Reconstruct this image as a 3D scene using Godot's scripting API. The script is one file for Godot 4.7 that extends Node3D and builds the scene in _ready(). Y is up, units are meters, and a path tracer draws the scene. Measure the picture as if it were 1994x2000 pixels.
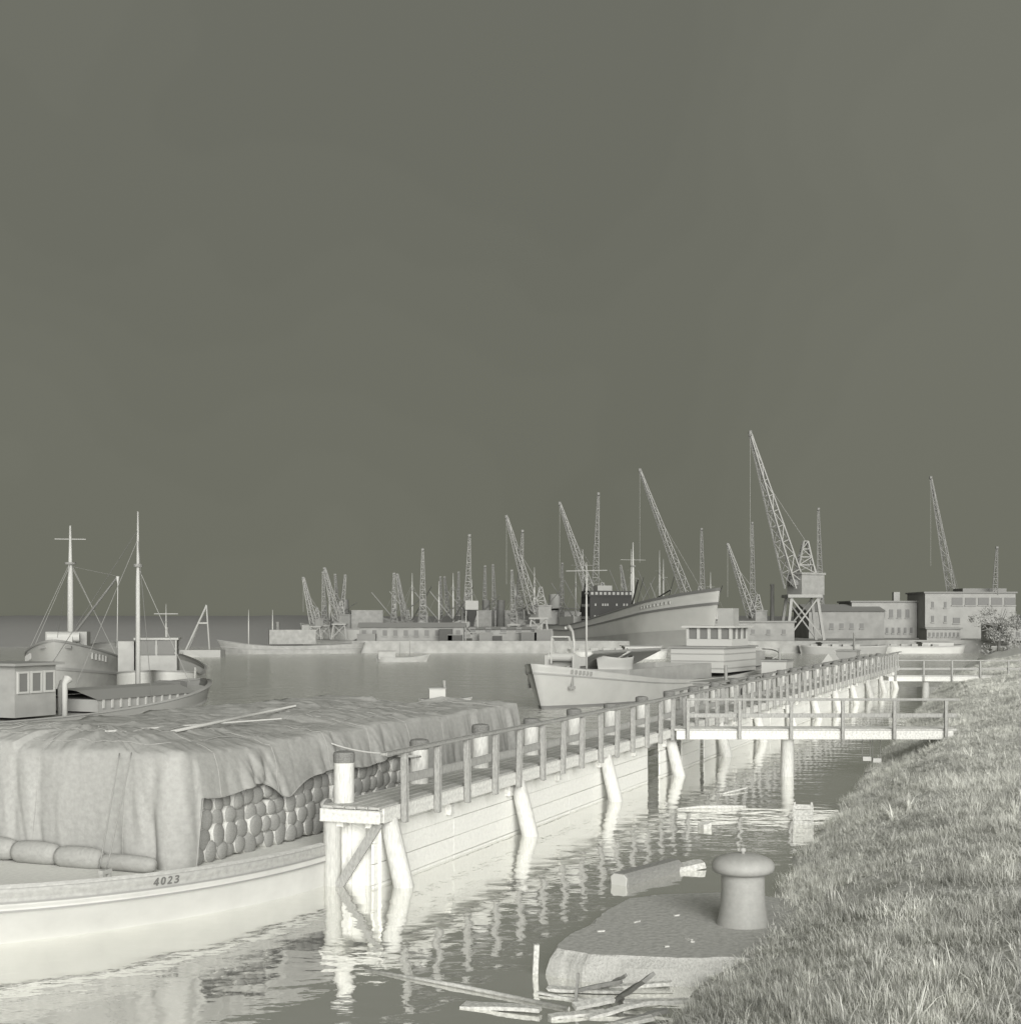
extends Node3D
# A timber pier, a log barge and moored craft in front of a dock basin with cranes.
# Metres, y up, water at y = 0. The pier, the barge and the shore run along AX; w(a, n, y) is a point
# a metres along that direction and n metres to its right.

const AX := Vector2(0.3729, 0.9279)
const AXTURN := 1.18863

var rng := RandomNumberGenerator.new()
var used := {}
var M := {}
var nz := FastNoiseLite.new()


func w(a: float, n: float, y: float) -> Vector3:
	return Vector3(AX.x * a + AX.y * n, y, -(AX.y * a - AX.x * n))


func numbered(called: String) -> String:
	var k: int = used.get(called, 0)
	used[called] = k + 1
	return called if k == 0 else "%s_%03d" % [called, k]


func tag(o: Node, label: String, category: String, group := "") -> Node:
	o.set_meta("label", label)
	o.set_meta("category", category)
	if group != "":
		o.set_meta("group", group)
	return o


func thing(called: String, label: String, category: String, at := Vector3.ZERO, turn := 0.0, group := "") -> Node3D:
	var o := Node3D.new()
	o.name = numbered(called)
	add_child(o)
	o.position = at
	o.rotation.y = turn
	tag(o, label, category, group)
	return o


func mesh_of(st: SurfaceTool) -> ArrayMesh:
	st.generate_normals()
	return st.commit()


func put(called: String, m: Mesh, material: Material, parent: Node = null) -> MeshInstance3D:
	var o := MeshInstance3D.new()
	o.mesh = m
	o.material_override = material
	if parent == null:
		o.name = numbered(called)
		add_child(o)
	else:
		o.name = called
		parent.add_child(o, true)
	return o


func obj(called: String, st: SurfaceTool, material: Material, parent: Node = null) -> MeshInstance3D:
	return put(called, mesh_of(st), material, parent)


func begin(smooth := false) -> SurfaceTool:
	var st := SurfaceTool.new()
	st.begin(Mesh.PRIMITIVE_TRIANGLES)
	st.set_smooth_group(0 if smooth else 4294967295)
	return st


func quad(st: SurfaceTool, a: Vector3, b: Vector3, c: Vector3, d: Vector3) -> void:
	st.add_vertex(a); st.add_vertex(b); st.add_vertex(c)
	st.add_vertex(a); st.add_vertex(c); st.add_vertex(d)


func box(st: SurfaceTool, c: Vector3, s: Vector3, turn := Basis.IDENTITY) -> void:
	var h := s * 0.5
	var p: Array[Vector3] = []
	for i in 8:
		p.append(c + turn * Vector3(h.x if i & 1 else -h.x, h.y if i & 2 else -h.y, h.z if i & 4 else -h.z))
	quad(st, p[0], p[1], p[3], p[2]); quad(st, p[5], p[4], p[6], p[7])
	quad(st, p[4], p[0], p[2], p[6]); quad(st, p[1], p[5], p[7], p[3])
	quad(st, p[2], p[3], p[7], p[6]); quad(st, p[4], p[5], p[1], p[0])


func beam(st: SurfaceTool, p: Vector3, q: Vector3, wide: float, high: float) -> void:
	var f := (q - p)
	var l := f.length()
	f /= l
	var up := Vector3.UP if absf(f.y) < 0.96 else Vector3.RIGHT
	var side := f.cross(up).normalized()
	up = side.cross(f)
	box(st, (p + q) * 0.5, Vector3(l, high, wide), Basis(f, up, side))


# a box whose edges are worn: small chamfers and a slightly uneven outline
func worn_box(s: Vector3, b: float, k: int) -> ArrayMesh:
	var st := begin()
	var r := RandomNumberGenerator.new()
	r.seed = 90 + k
	var h := s * 0.5
	var rings: Array = []
	for i in 4:
		var x: float = [-h.x, -h.x + b, h.x - b, h.x][i]
		var inset: float = b if i == 0 or i == 3 else 0.0
		var ring: Array[Vector3] = []
		for c in [[-1, -1, 0], [-1, -1, 1], [-1, 1, 1], [-1, 1, 0], [1, 1, 0], [1, 1, 1], [1, -1, 1], [1, -1, 0]]:
			var y: float = c[1] * (h.y - (b if c[2] == 0 else 0.0) * 0.0 - inset)
			var z: float = c[0] * (h.z - inset)
			if c[2] == 1:
				z = c[0] * (h.z - b - inset)
			else:
				y = c[1] * (h.y - b - inset)
			ring.append(Vector3(x, y + r.randf_range(-b, b) * 0.2, z + r.randf_range(-b, b) * 0.2))
		rings.append(ring)
	loft(st, rings, true, true)
	return mesh_of(st)


func loft(st: SurfaceTool, rings: Array, closed: bool, caps: bool) -> void:
	var n: int = rings[0].size()
	for i in rings.size() - 1:
		for j in (n if closed else n - 1):
			var k := (j + 1) % n
			quad(st, rings[i][j], rings[i + 1][j], rings[i + 1][k], rings[i][k])
	if caps:
		for e in [0, rings.size() - 1]:
			var c := Vector3.ZERO
			for v in rings[e]:
				c += v
			c /= n
			for j in n:
				st.add_vertex(c); st.add_vertex(rings[e][j]); st.add_vertex(rings[e][(j + 1) % n])


func tube(st: SurfaceTool, pts: Array, radii: Array, sides := 8, caps := true) -> void:
	var rings: Array = []
	var side := Vector3.ZERO
	for i in pts.size():
		var f: Vector3 = (pts[mini(i + 1, pts.size() - 1)] - pts[maxi(i - 1, 0)]).normalized()
		if side == Vector3.ZERO:
			side = f.cross(Vector3.UP if absf(f.y) < 0.9 else Vector3.RIGHT).normalized()
		side = (side - f * side.dot(f)).normalized()
		var up := side.cross(f)
		var ring: Array[Vector3] = []
		for j in sides:
			var t := TAU * j / sides
			ring.append(pts[i] + (side * cos(t) + up * sin(t)) * float(radii[mini(i, radii.size() - 1)]))
		rings.append(ring)
	loft(st, rings, true, caps)


func lathe(st: SurfaceTool, prof: Array, sides := 32, at := Vector3.ZERO) -> void:
	var rings: Array = []
	for p in prof:
		var ring: Array[Vector3] = []
		for j in sides:
			var t := TAU * j / sides
			ring.append(at + Vector3(cos(t) * p[0], p[1], sin(t) * p[0]))
		rings.append(ring)
	loft(st, rings, true, true)


func sag(p: Vector3, q: Vector3, drop: float, n := 14) -> Array:
	var a: Array = []
	for i in n + 1:
		var t := float(i) / n
		a.append(p.lerp(q, t) - Vector3(0, drop * 4.0 * t * (1.0 - t), 0))
	return a


# ---------- materials ----------

func tone(v: float, warm := 1.0) -> Color:
	return Color(v, v * 1.0, v * (1.0 - 0.05 * warm)).linear_to_srgb()


func plain(v: float, rough := 0.8) -> StandardMaterial3D:
	var m := StandardMaterial3D.new()
	m.albedo_color = tone(v)
	m.roughness = rough
	m.metallic_specular = 0.3
	return m


# grain and patches: noise between two base colours, laid on in world space
func grain(lo: float, hi: float, freq: float, scale: Vector3, rough := 0.85, bump := 0.0, k := 1, size := 512) -> StandardMaterial3D:
	var m := plain(1.0, rough)
	m.albedo_color = Color.WHITE
	var n := FastNoiseLite.new()
	n.seed = k
	n.noise_type = FastNoiseLite.TYPE_SIMPLEX_SMOOTH
	n.frequency = freq
	n.fractal_octaves = 5
	n.fractal_gain = 0.6
	var t := NoiseTexture2D.new()
	t.width = size
	t.height = size
	t.seamless = true
	t.noise = n
	var g := Gradient.new()
	g.offsets = PackedFloat32Array([0.12, 0.5, 0.88])
	g.colors = PackedColorArray([tone(lo), tone((lo + hi) * 0.5), tone(hi)])
	t.color_ramp = g
	m.albedo_texture = t
	m.uv1_triplanar = true
	m.uv1_world_triplanar = true
	m.uv1_scale = scale
	if bump > 0.0:
		var t2 := NoiseTexture2D.new()
		t2.width = size
		t2.height = size
		t2.seamless = true
		t2.noise = n
		t2.as_normal_map = true
		t2.bump_strength = bump
		m.normal_enabled = true
		m.normal_texture = t2
		m.normal_scale = 1.0
	return m


func materials() -> void:
	M.deck = grain(0.36, 0.56, 0.02, Vector3(0.9, 0.9, 0.9), 0.85, 3.0, 2)
	M.post = grain(0.22, 0.42, 0.025, Vector3(2.5, 0.5, 2.5), 0.85, 4.0, 3)
	M.board = grain(0.46, 0.74, 0.02, Vector3(1.2, 1.2, 1.2), 0.85, 3.0, 4)
	M.pile = grain(0.44, 0.72, 0.02, Vector3(2.6, 0.35, 2.6), 0.85, 4.0, 5)
	M.cap = grain(0.12, 0.25, 0.03, Vector3(1.5, 1.5, 1.5), 0.9, 3.0, 6)
	M.under = grain(0.68, 0.78, 0.02, Vector3(0.8, 0.8, 0.8), 0.8, 2.0, 7)  # shade under the pier put into this pale colour; barge deck shares it
	M.tarp = grain(0.29, 0.37, 0.03, Vector3(0.45, 0.45, 0.45), 0.75, 1.2, 8)
	M.log_end = grain(0.22, 0.32, 0.03, Vector3(1.6, 1.6, 1.6), 0.9, 3.0, 9)
	M.bark = grain(0.48, 0.68, 0.02, Vector3(1.5, 1.5, 1.5), 0.9, 6.0, 10)  # shade in the gaps between the logs put into this pale colour
	M.log_side = grain(0.3, 0.38, 0.02, Vector3(1.0, 1.0, 1.0), 0.9, 4.0, 11)
	M.hull_white = grain(0.5, 0.58, 0.01, Vector3(0.3, 0.3, 0.3), 0.6, 0.5, 12)
	M.strake = grain(0.3, 0.44, 0.02, Vector3(0.9, 0.9, 0.9), 0.75, 2.0, 13)
	M.line = plain(0.3)
	M.ink = plain(0.14)
	M.rope = plain(0.42)
	M.rope_dark = plain(0.3)
	M.concrete = grain(0.37, 0.5, 0.02, Vector3(0.7, 0.7, 0.7), 0.9, 3.0, 14)
	M.rough_concrete = grain(0.42, 0.6, 0.04, Vector3(1.0, 1.0, 1.0), 0.95, 10.0, 15)
	M.iron = grain(0.36, 0.43, 0.02, Vector3(0.8, 0.8, 0.8), 0.55, 0.8, 16)
	M.soil = grain(0.4, 0.66, 0.03, Vector3(0.45, 0.45, 0.45), 0.95, 8.0, 17)
	M.coaster = grain(0.35, 0.41, 0.01, Vector3(0.12, 0.12, 0.12), 0.6, 0.5, 18)
	M.ship_pale = grain(0.27, 0.34, 0.01, Vector3(0.15, 0.15, 0.15), 0.65, 0.5, 19)
	M.ship_mid = plain(0.25)
	M.ship_dark = plain(0.16)
	M.ship_hatch = plain(0.34)
	M.white = plain(0.42)
	M.glass = plain(0.1, 0.15)
	M.freight_top = grain(0.4, 0.46, 0.01, Vector3(0.05, 0.05, 0.05), 0.7, 0.0, 20)
	M.freight_low = grain(0.3, 0.36, 0.01, Vector3(0.05, 0.05, 0.05), 0.7, 0.0, 21)
	M.freight_dark = plain(0.045)
	M.crane = plain(0.27)
	M.crane_house = grain(0.2, 0.28, 0.02, Vector3(0.1, 0.1, 0.1), 0.8, 0.0, 22)
	M.quay = grain(0.22, 0.3, 0.02, Vector3(0.05, 0.05, 0.05), 0.85, 0.0, 23)
	M.shed = grain(0.2, 0.26, 0.02, Vector3(0.04, 0.04, 0.04), 0.85, 0.0, 24)
	M.shed_roof = plain(0.2)
	M.house = grain(0.25, 0.3, 0.02, Vector3(0.05, 0.05, 0.05), 0.85, 0.0, 25)
	M.window = plain(0.13, 0.4)
	M.far_land = plain(0.1)  # haze put into the colour: land toned to merge with the sky
	M.leaf = plain(0.3)
	M.leaf.backlight = Color(0.2, 0.2, 0.2)
	M.blade = StandardMaterial3D.new()
	M.blade.vertex_color_use_as_albedo = true
	M.blade.roughness = 0.8
	M.blade.backlight = Color(0.5, 0.5, 0.46)
	M.debris = grain(0.4, 0.75, 0.02, Vector3(1.2, 1.2, 1.2), 0.85, 3.0, 26)
	M.debris_dark = grain(0.22, 0.34, 0.02, Vector3(1.2, 1.2, 1.2), 0.85, 3.0, 27)


# ---------- hulls: bow at +x, waterline at y = 0 ----------

func top_of(s: Dictionary, t: float) -> float:
	var t0: float = s.get("t0", 0.5)
	return s.D + s.sb * pow(maxf(0.0, (t - t0) / (1.0 - t0)), s.get("se", 2.2)) + s.ss * pow(maxf(0.0, 1.0 - t * 2.0), 2.2)


func sp(s: Dictionary, t: float, f: float, side: float, out := 0.0) -> Vector3:
	var ub := clampf((t - (1.0 - s.lb)) / s.lb, 0.0, 1.0)
	var us := clampf((s.ls - t) / s.ls, 0.0, 1.0)
	var deck := pow(1.0 - pow(ub, s.pb), s.eb) * pow(1.0 - pow(us, s.ps), s.es)
	var wl := pow(1.0 - pow(ub, s.pb * 0.7), s.eb * 1.35) * pow(1.0 - pow(us, s.ps * 0.75), s.es * 1.3)
	var k := clampf(f, -0.4, 1.0)
	var hb: float = s.B * 0.5 * lerpf(wl, deck, smoothstep(-0.5, 1.0, k))
	var y: float = f * top_of(s, t) if f >= 0.0 else f * 1.2
	var x: float = -s.L * 0.5 + s.L * t + s.rb * ub * ub * f - s.rs * us * us * f
	x += out * (ub * ub - us * us)
	return Vector3(x, y, side * (hb + (out if hb > 0.001 else 0.0)))


func steps(n: int) -> Array:
	var a: Array = []
	for i in n + 1:
		var u := float(i) / n
		a.append(lerpf(u, 0.5 - 0.5 * cos(PI * u), 0.75))
	return a


func band(s: Dictionary, f0: float, f1: float, out := 0.0, nf := 4, nt := 40, t0 := 0.0, t1 := 1.0, thick := 0.0) -> SurfaceTool:
	var st := begin(true)
	var ts := steps(nt)
	for side in [-1.0, 1.0]:
		for i in nt:
			var ta := lerpf(t0, t1, ts[i])
			var tb := lerpf(t0, t1, ts[i + 1])
			for j in nf:
				var fa := lerpf(f0, f1, float(j) / nf)
				var fb := lerpf(f0, f1, float(j + 1) / nf)
				quad(st, sp(s, ta, fa, side, out), sp(s, tb, fa, side, out), sp(s, tb, fb, side, out), sp(s, ta, fb, side, out))
			if thick > 0.0:
				quad(st, sp(s, ta, f1, side, out), sp(s, tb, f1, side, out), sp(s, tb, f1, side, out - thick), sp(s, ta, f1, side, out - thick))
				quad(st, sp(s, ta, f0, side, out), sp(s, tb, f0, side, out), sp(s, tb, f0, side, out - thick), sp(s, ta, f0, side, out - thick))
				quad(st, sp(s, ta, f0, side, out - thick), sp(s, tb, f0, side, out - thick), sp(s, tb, f1, side, out - thick), sp(s, ta, f1, side, out - thick))
	return st


func deck_of(s: Dictionary, f: float, nt := 40) -> SurfaceTool:
	var st := begin(true)
	var ts := steps(nt)
	for i in nt:
		var a := sp(s, ts[i], f, 1.0)
		var b := sp(s, ts[i + 1], f, 1.0)
		for j in 4:
			var u := -1.0 + j * 0.5
			quad(st, Vector3(a.x, a.y, a.z * u), Vector3(b.x, b.y, b.z * u), Vector3(b.x, b.y, b.z * (u + 0.5)), Vector3(a.x, a.y, a.z * (u + 0.5)))
	return st


func turn_of(dx: float, dd: float) -> float:
	return atan2(dd, dx)


func one_box(c: Vector3, s: Vector3) -> SurfaceTool:
	var st := begin()
	box(st, c, s)
	return st


func one_beam(p: Vector3, q: Vector3, a: float, b: float) -> SurfaceTool:
	var st := begin()
	beam(st, p, q, a, b)
	return st


func one_tube(pts: Array, radii: Array, sides := 8) -> SurfaceTool:
	var st := begin(true)
	tube(st, pts, radii, sides)
	return st


# ---------- the setting ----------

func shore_x(d: float) -> float:
	return -3.67 + 0.345 * d + 0.35 * nz.get_noise_1d(d * 9.0) + 0.0002 * pow(maxf(0.0, d - 60.0), 2.0)


func bank_y(x: float, z: float) -> float:
	var d := -z
	var u := (x - shore_x(d)) * 0.945
	var y := -0.6 + 0.9 * smoothstep(-1.2, 0.3, u) + 0.85 * smoothstep(0.0, 2.6, u) + 0.9 * smoothstep(1.0, 7.5, u)
	var rough := smoothstep(-0.2, 0.8, u)
	return y + rough * (0.1 * nz.get_noise_2d(x * 22.0, d * 22.0) + 0.2 * nz.get_noise_2d(x * 5.0, d * 5.0)) - 0.04


func water_sheet(called: String, c: PackedVector2Array, tile: Vector2, freq: float, gain: float, bump: float, k: int, rough: float) -> void:
	var st := begin()
	for i in Geometry2D.triangulate_polygon(c):
		st.set_uv(Vector2(c[i].x / tile.x, c[i].y / tile.y))
		st.add_vertex(Vector3(c[i].x, 0, c[i].y))
	st.generate_normals()
	st.generate_tangents()
	var m := StandardMaterial3D.new()
	m.albedo_color = tone(0.88, 0.8)
	m.metallic = 0.8
	m.roughness = rough
	var n := FastNoiseLite.new()
	n.seed = k
	n.noise_type = FastNoiseLite.TYPE_SIMPLEX_SMOOTH
	n.frequency = freq
	n.fractal_octaves = 5
	n.fractal_gain = gain
	var t := NoiseTexture2D.new()
	t.width = 2048
	t.height = 2048
	t.seamless = true
	t.noise = n
	t.as_normal_map = true
	t.bump_strength = bump
	m.normal_enabled = true
	m.normal_texture = t
	m.normal_scale = 1.0
	var o := put(called, st.commit(), m)
	o.set_meta("kind", "structure")


func build_water() -> void:
	# the open basin is ruffled by wind; the strip between the pier, the barge and the bank is sheltered
	var e := 2500.0
	var p := [w(-40.0, -23.0, 0), w(29.0, -23.0, 0), w(29.0, -15.0, 0), w(36.0, -13.2, 0), w(104.0, -13.2, 0), w(104.0, 30.0, 0)]
	var q: Array = []
	for v in p:
		q.append(Vector2(v.x, v.z))
	var calm := PackedVector2Array([q[0], q[1], q[2], q[3], q[4], q[5], Vector2(e, q[5].y), Vector2(e, e), Vector2(q[0].x, e)])
	water_sheet("water", calm, Vector2(26.0, 15.0), 0.008, 0.42, 1.1, 5, 0.03)
	var open := PackedVector2Array([q[0], q[1], q[2], q[3], q[4], q[5], Vector2(e, q[5].y), Vector2(e, -e), Vector2(-e, -e), Vector2(-e, e), Vector2(q[0].x, e)])
	water_sheet("basin_water", open, Vector2(80.0, 44.0), 0.009, 0.6, 26.0, 6, 0.15)


func build_bank() -> void:
	var st := begin(true)
	var ds: Array = []
	var d := 3.0
	while d < 190.0:
		ds.append(d)
		d += 0.22 + d * 0.006
	ds.append(190.0)
	var us: Array = []
	var u := -1.4
	while u < 16.0:
		us.append(u)
		u += 0.2 if u < 5.0 else 0.8
	us.append(60.0)
	var grid: Array = []
	for dd in ds:
		var row: Array[Vector3] = []
		for uu in us:
			var x: float = shore_x(dd) + uu
			row.append(Vector3(x, bank_y(x, -dd), -dd))
		grid.append(row)
	loft(st, grid, false, false)
	var o := obj("ground", st, M.soil)
	o.set_meta("kind", "structure")


func blade(st: SurfaceTool, base: Vector3, dir: Vector3, l: float, wide: float, bend: float, c: Color) -> void:
	var side := dir.cross(Vector3.UP)
	side = side.normalized() if side.length() > 0.01 else Vector3.RIGHT
	var prev_l := base - side * wide * 0.5
	var prev_r := base + side * wide * 0.5
	var p := base
	var v := Vector3(dir.x * 0.25, 1.0, dir.z * 0.25).normalized()
	st.set_color(c)
	for i in 3:
		p += v * l / 3.0
		v = (v + Vector3(dir.x, -0.25, dir.z) * bend * (0.5 + 0.5 * i)).normalized()
		var k := wide * 0.5 * (1.0 - (i + 1) / 3.0)
		if i < 2:
			quad(st, prev_l, p - side * k, p + side * k, prev_r)
		else:
			st.add_vertex(prev_l); st.add_vertex(p); st.add_vertex(prev_r)
		prev_l = p - side * k
		prev_r = p + side * k


func clump(k: int, blades: int, l: float, wide: float, spread: float, bend: float) -> ArrayMesh:
	var st := begin()
	var r := RandomNumberGenerator.new()
	r.seed = 40 + k
	for i in blades:
		var t := r.randf() * TAU
		var dir := Vector3(cos(t), 0, sin(t))
		var b := r.randf_range(0.48, 0.78)
		blade(st, dir * r.randf() * spread, dir.rotated(Vector3.UP, r.randf_range(-0.8, 0.8)), l * r.randf_range(0.55, 1.15), wide * r.randf_range(0.7, 1.3), bend * r.randf_range(0.4, 1.5), Color(b, b * 1.005, b * 0.93))
	st.generate_normals()
	return st.commit()


func scatter(called: String, label: String, m: Mesh, xf: Array, cols: Array) -> void:
	var mm := MultiMesh.new()
	mm.transform_format = MultiMesh.TRANSFORM_3D
	mm.use_colors = true
	mm.mesh = m
	mm.instance_count = xf.size()
	for i in xf.size():
		mm.set_instance_transform(i, xf[i])
		mm.set_instance_color(i, cols[i])
	var o := MultiMeshInstance3D.new()
	o.multimesh = mm
	o.material_override = M.blade
	o.name = numbered(called)
	add_child(o)
	tag(o, label, "grass")
	o.set_meta("kind", "stuff")


func build_grass() -> void:
	var kinds := [
		["short_grass", "short matted grass covering the sloping bank", clump(1, 14, 0.11, 0.01, 0.14, 1.1), 38000, 0],
		["meadow_grass", "fine upright grass fringing the water's edge of the bank", clump(2, 16, 0.19, 0.008, 0.12, 0.4), 9000, 1],
		["tussock_grass", "coarse long tussock grass with bent blades beside the bollard", clump(3, 11, 0.4, 0.013, 0.1, 0.8), 330, 2],
		["dead_straw", "dead straw lying flat across the bank", clump(4, 5, 0.3, 0.011, 0.14, 2.2), 9000, 3]]
	for k in kinds:
		var r := RandomNumberGenerator.new()
		r.seed = 700 + k[4]
		var xf: Array = []
		var cols: Array = []
		var tries := 0
		while xf.size() < k[3] and tries < 400000:
			tries += 1
			var d := 9.0 + 110.0 * pow(r.randf(), 2.0)
			var u := r.randf_range(-0.15, 6.5)
			var x := shore_x(d) + u
			if x / d > 0.40 + 0.5 / d:
				continue
			var patch := nz.get_noise_2d(x * 14.0 + 300.0 * k[4], d * 14.0)
			if k[4] == 0 and patch < -0.35:
				continue
			if k[4] == 1 and not (u < 1.3 and d > 22.0) and patch < 0.1:
				continue
			if k[4] == 2 and patch < 0.12:
				continue
			if d > 17.5 and d < 24.2 and u < 0.25 and k[4] != 0:
				continue
			if d > 18.5 and d < 23.0 and u < 0.1:
				continue
			var y := bank_y(x, -d)
			if y < 0.02:
				continue
			var s := r.randf_range(0.65, 1.25) * (1.0 + 0.35 * patch)
			var lean := Basis(Vector3(r.randf_range(-1, 1), 0, r.randf_range(-1, 1)).normalized(), r.randf_range(0.0, 0.35))
			var b := lean * Basis(Vector3.UP, r.randf() * TAU).scaled(Vector3(s, s, s))
			xf.append(Transform3D(b, Vector3(x, y - 0.02, -d)))
			var g := clampf(0.95 + 0.4 * nz.get_noise_2d(x * 9.0, d * 7.0 + 900.0) + 0.35 * nz.get_noise_2d(x * 40.0, d * 34.0 + 200.0) + r.randf_range(-0.18, 0.18), 0.55, 1.3)
			cols.append(Color(g, g, g))
		scatter(k[0], k[1], k[2], xf, cols)


# ---------- pier ----------

func build_pier() -> void:
	var L := 82.2
	var t := thing("pier", "long narrow timber pier with plank deck, post railing and round mooring piles", "pier", w(21.95, -12.2, 0.0), AXTURN)
	var r := RandomNumberGenerator.new()
	r.seed = 3
	var planks: Array = []
	for k in 4:
		planks.append(worn_box(Vector3(4.08, 0.06, 0.225), 0.006, k))
	for i in 20:
		for j in 5:
			var o := put("plank", planks[r.randi() % 4], M.deck, t)
			o.position = Vector3(0.62 + 4.1 * i + 2.05 + r.randf_range(-0.04, 0.0), 1.475 + r.randf_range(-0.006, 0.006), -0.5 + 0.236 * j)
	var fascia := worn_box(Vector3(4.085, 0.27, 0.055), 0.008, 11)
	var stringer := worn_box(Vector3(4.09, 0.22, 0.16), 0.01, 12)
	for i in 20:
		put("fascia_board", fascia, M.board, t).position = Vector3(0.66 + 4.1 * i + 2.05, 1.345 + r.randf_range(-0.008, 0.008), 0.615)
		for z in [-0.3, 0.3]:
			put("stringer", stringer, M.under, t).position = Vector3(0.7 + 4.1 * i + 2.05, 1.2, z)
	var post := worn_box(Vector3(1.3, 0.125, 0.115), 0.01, 20)
	var mid := worn_box(Vector3(1.43, 0.17, 0.045), 0.006, 21)
	var up := Basis(Vector3(0, 1, 0), Vector3(-1, 0, 0), Vector3(0, 0, 1))
	for i in 56:
		var x := 1.42 + 1.45 * i
		var o := put("post", post, M.post, t)
		o.transform = Transform3D(up.rotated(Vector3(1, 0, 0), r.randf_range(-0.025, 0.025)).rotated(Vector3(0, 0, 1), r.randf_range(-0.02, 0.02)), Vector3(x + r.randf_range(-0.04, 0.04), 1.8 + r.randf_range(-0.03, 0.01), 0.7))
		if i < 55:
			put("middle_rail", mid, M.post, t).transform = Transform3D(Basis(Vector3(0, 0, 1), r.randf_range(-0.012, 0.012)), Vector3(x + 0.725, 1.93 + r.randf_range(-0.015, 0.015), 0.615))
	var rail := worn_box(Vector3(4.345, 0.075, 0.15), 0.01, 22)
	for i in 19:
		put("top_rail", rail, M.post, t).transform = Transform3D(Basis(Vector3(0, 0, 1), r.randf_range(-0.006, 0.006)), Vector3(0.55 + 4.35 * i + 2.17, 2.49, 0.69))
	# inner rail on the far stretch
	for i in 11:
		put("top_rail", rail, M.post, t).position = Vector3(27.0 + 4.35 * i, 2.42, -0.62)
	for i in 33:
		put("post", post, M.post, t).transform = Transform3D(up, Vector3(25.0 + 1.45 * i, 1.75, -0.68))
	# bents every 3.25 m
	var pile := begin(true)
	tube(pile, [Vector3(0, -1.6, 0), Vector3(0.01, 0.4, 0), Vector3(0, 1.5, 0.005), Vector3(0.005, 2.36, 0)], [0.21, 0.2, 0.195, 0.19], 16, false)
	var pile_mesh := mesh_of(pile)
	var cap := begin()
	lathe(cap, [[0.196, 2.26], [0.2, 2.27], [0.205, 2.41], [0.185, 2.455], [0.1, 2.475], [0.01, 2.48]], 18)
	var cap_mesh := mesh_of(cap)
	var rake := one_tube([Vector3(0, 1.22, 0.5), Vector3(0.02, 0.4, 0.7), Vector3(0, -1.0, 1.05)], [0.17, 0.185, 0.2], 14)
	var rake_mesh := mesh_of(rake)
	var inner_mesh := mesh_of(one_tube([Vector3(0, -1.4, 0), Vector3(0, 0.3, 0.01), Vector3(0, 1.12, 0)], [0.19, 0.18, 0.18], 14))
	var cross := worn_box(Vector3(0.95, 0.24, 0.2), 0.012, 30)
	var end_beam := worn_box(Vector3(1.24, 0.24, 0.2), 0.012, 34)
	var brace := mesh_of(one_beam(Vector3(0.0, 1.22, 0.52), Vector3(0.0, -0.15, -0.42), 0.05, 0.17))
	for i in 25:
		var x := 1.1 + 3.25 * i
		var p := put("pile", pile_mesh, M.pile, t)
		p.position = Vector3(x, r.randf_range(-0.05, 0.05), -0.42)
		p.rotation.y = r.randf() * TAU
		var c := put("pile_cap", cap_mesh, M.cap, p)
		c.rotation.y = r.randf() * TAU
		if i % 2 == 0:
			put("raking_pile", rake_mesh, M.pile, t).position = Vector3(x + r.randf_range(-0.1, 0.1), 0, 0)
		put("cross_beam", cross if i else end_beam, M.board, t).transform = Transform3D(Basis(Vector3.UP, PI / 2), Vector3(x - 0.3 if i else 0.62, 1.04 if i else 1.33, 0.0))
		if i == 0:
			put("brace", brace, M.post, t).position = Vector3(0.72, 0, 0)
		if i % 2 == 1:
			put("pile", inner_mesh, M.pile, t).position = Vector3(x + 0.45, 0, 0.14)
	var fender := worn_box(Vector3(1.5, 0.295, 0.06), 0.01, 33)  # upright board added for the shaded opening at the near end
	# added pale planking standing for the shade under the pier, open in four places
	var open_ends := [[0.78, 18.6], [19.9, 21.7], [22.6, 25.0], [25.6, 28.2], [28.8, 82.4]]
	for e in open_ends:
		var parts := int(ceil((e[1] - e[0]) / 4.2))
		var pl: float = (e[1] - e[0]) / parts
		for row in 4:
			var fm := worn_box(Vector3(pl - 0.006, 0.372, 0.06), 0.005, 36 + row)
			for i in parts:
				put("added_shade_board", fm, M.under, t).position = Vector3(e[0] + pl * (i + 0.5), 1.0 - 0.378 * row + r.randf_range(-0.004, 0.004), 0.34 + r.randf_range(-0.008, 0.008))
	for z in [-0.26, 0.04, 0.34]:  # added end panel, its pale colour standing for shade behind the brace
		put("added_shade_board", fender, M.under, t).transform = Transform3D(up.rotated(Vector3.UP, PI / 2), Vector3(1.0, 0.45, z - 0.08))
	# second upright under the near end
	put("pile", mesh_of(one_tube([Vector3(0.8, -1.5, -0.5), Vector3(0.8, 1.2, -0.5)], [0.17], 14)), M.pile, t)
	var waling := worn_box(Vector3(4.09, 0.16, 0.1), 0.01, 31)
	for i in 20:
		put("waling", waling, M.under, t).position = Vector3(0.2 + 4.1 * i + 2.05, 0.5, -0.66)


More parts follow.
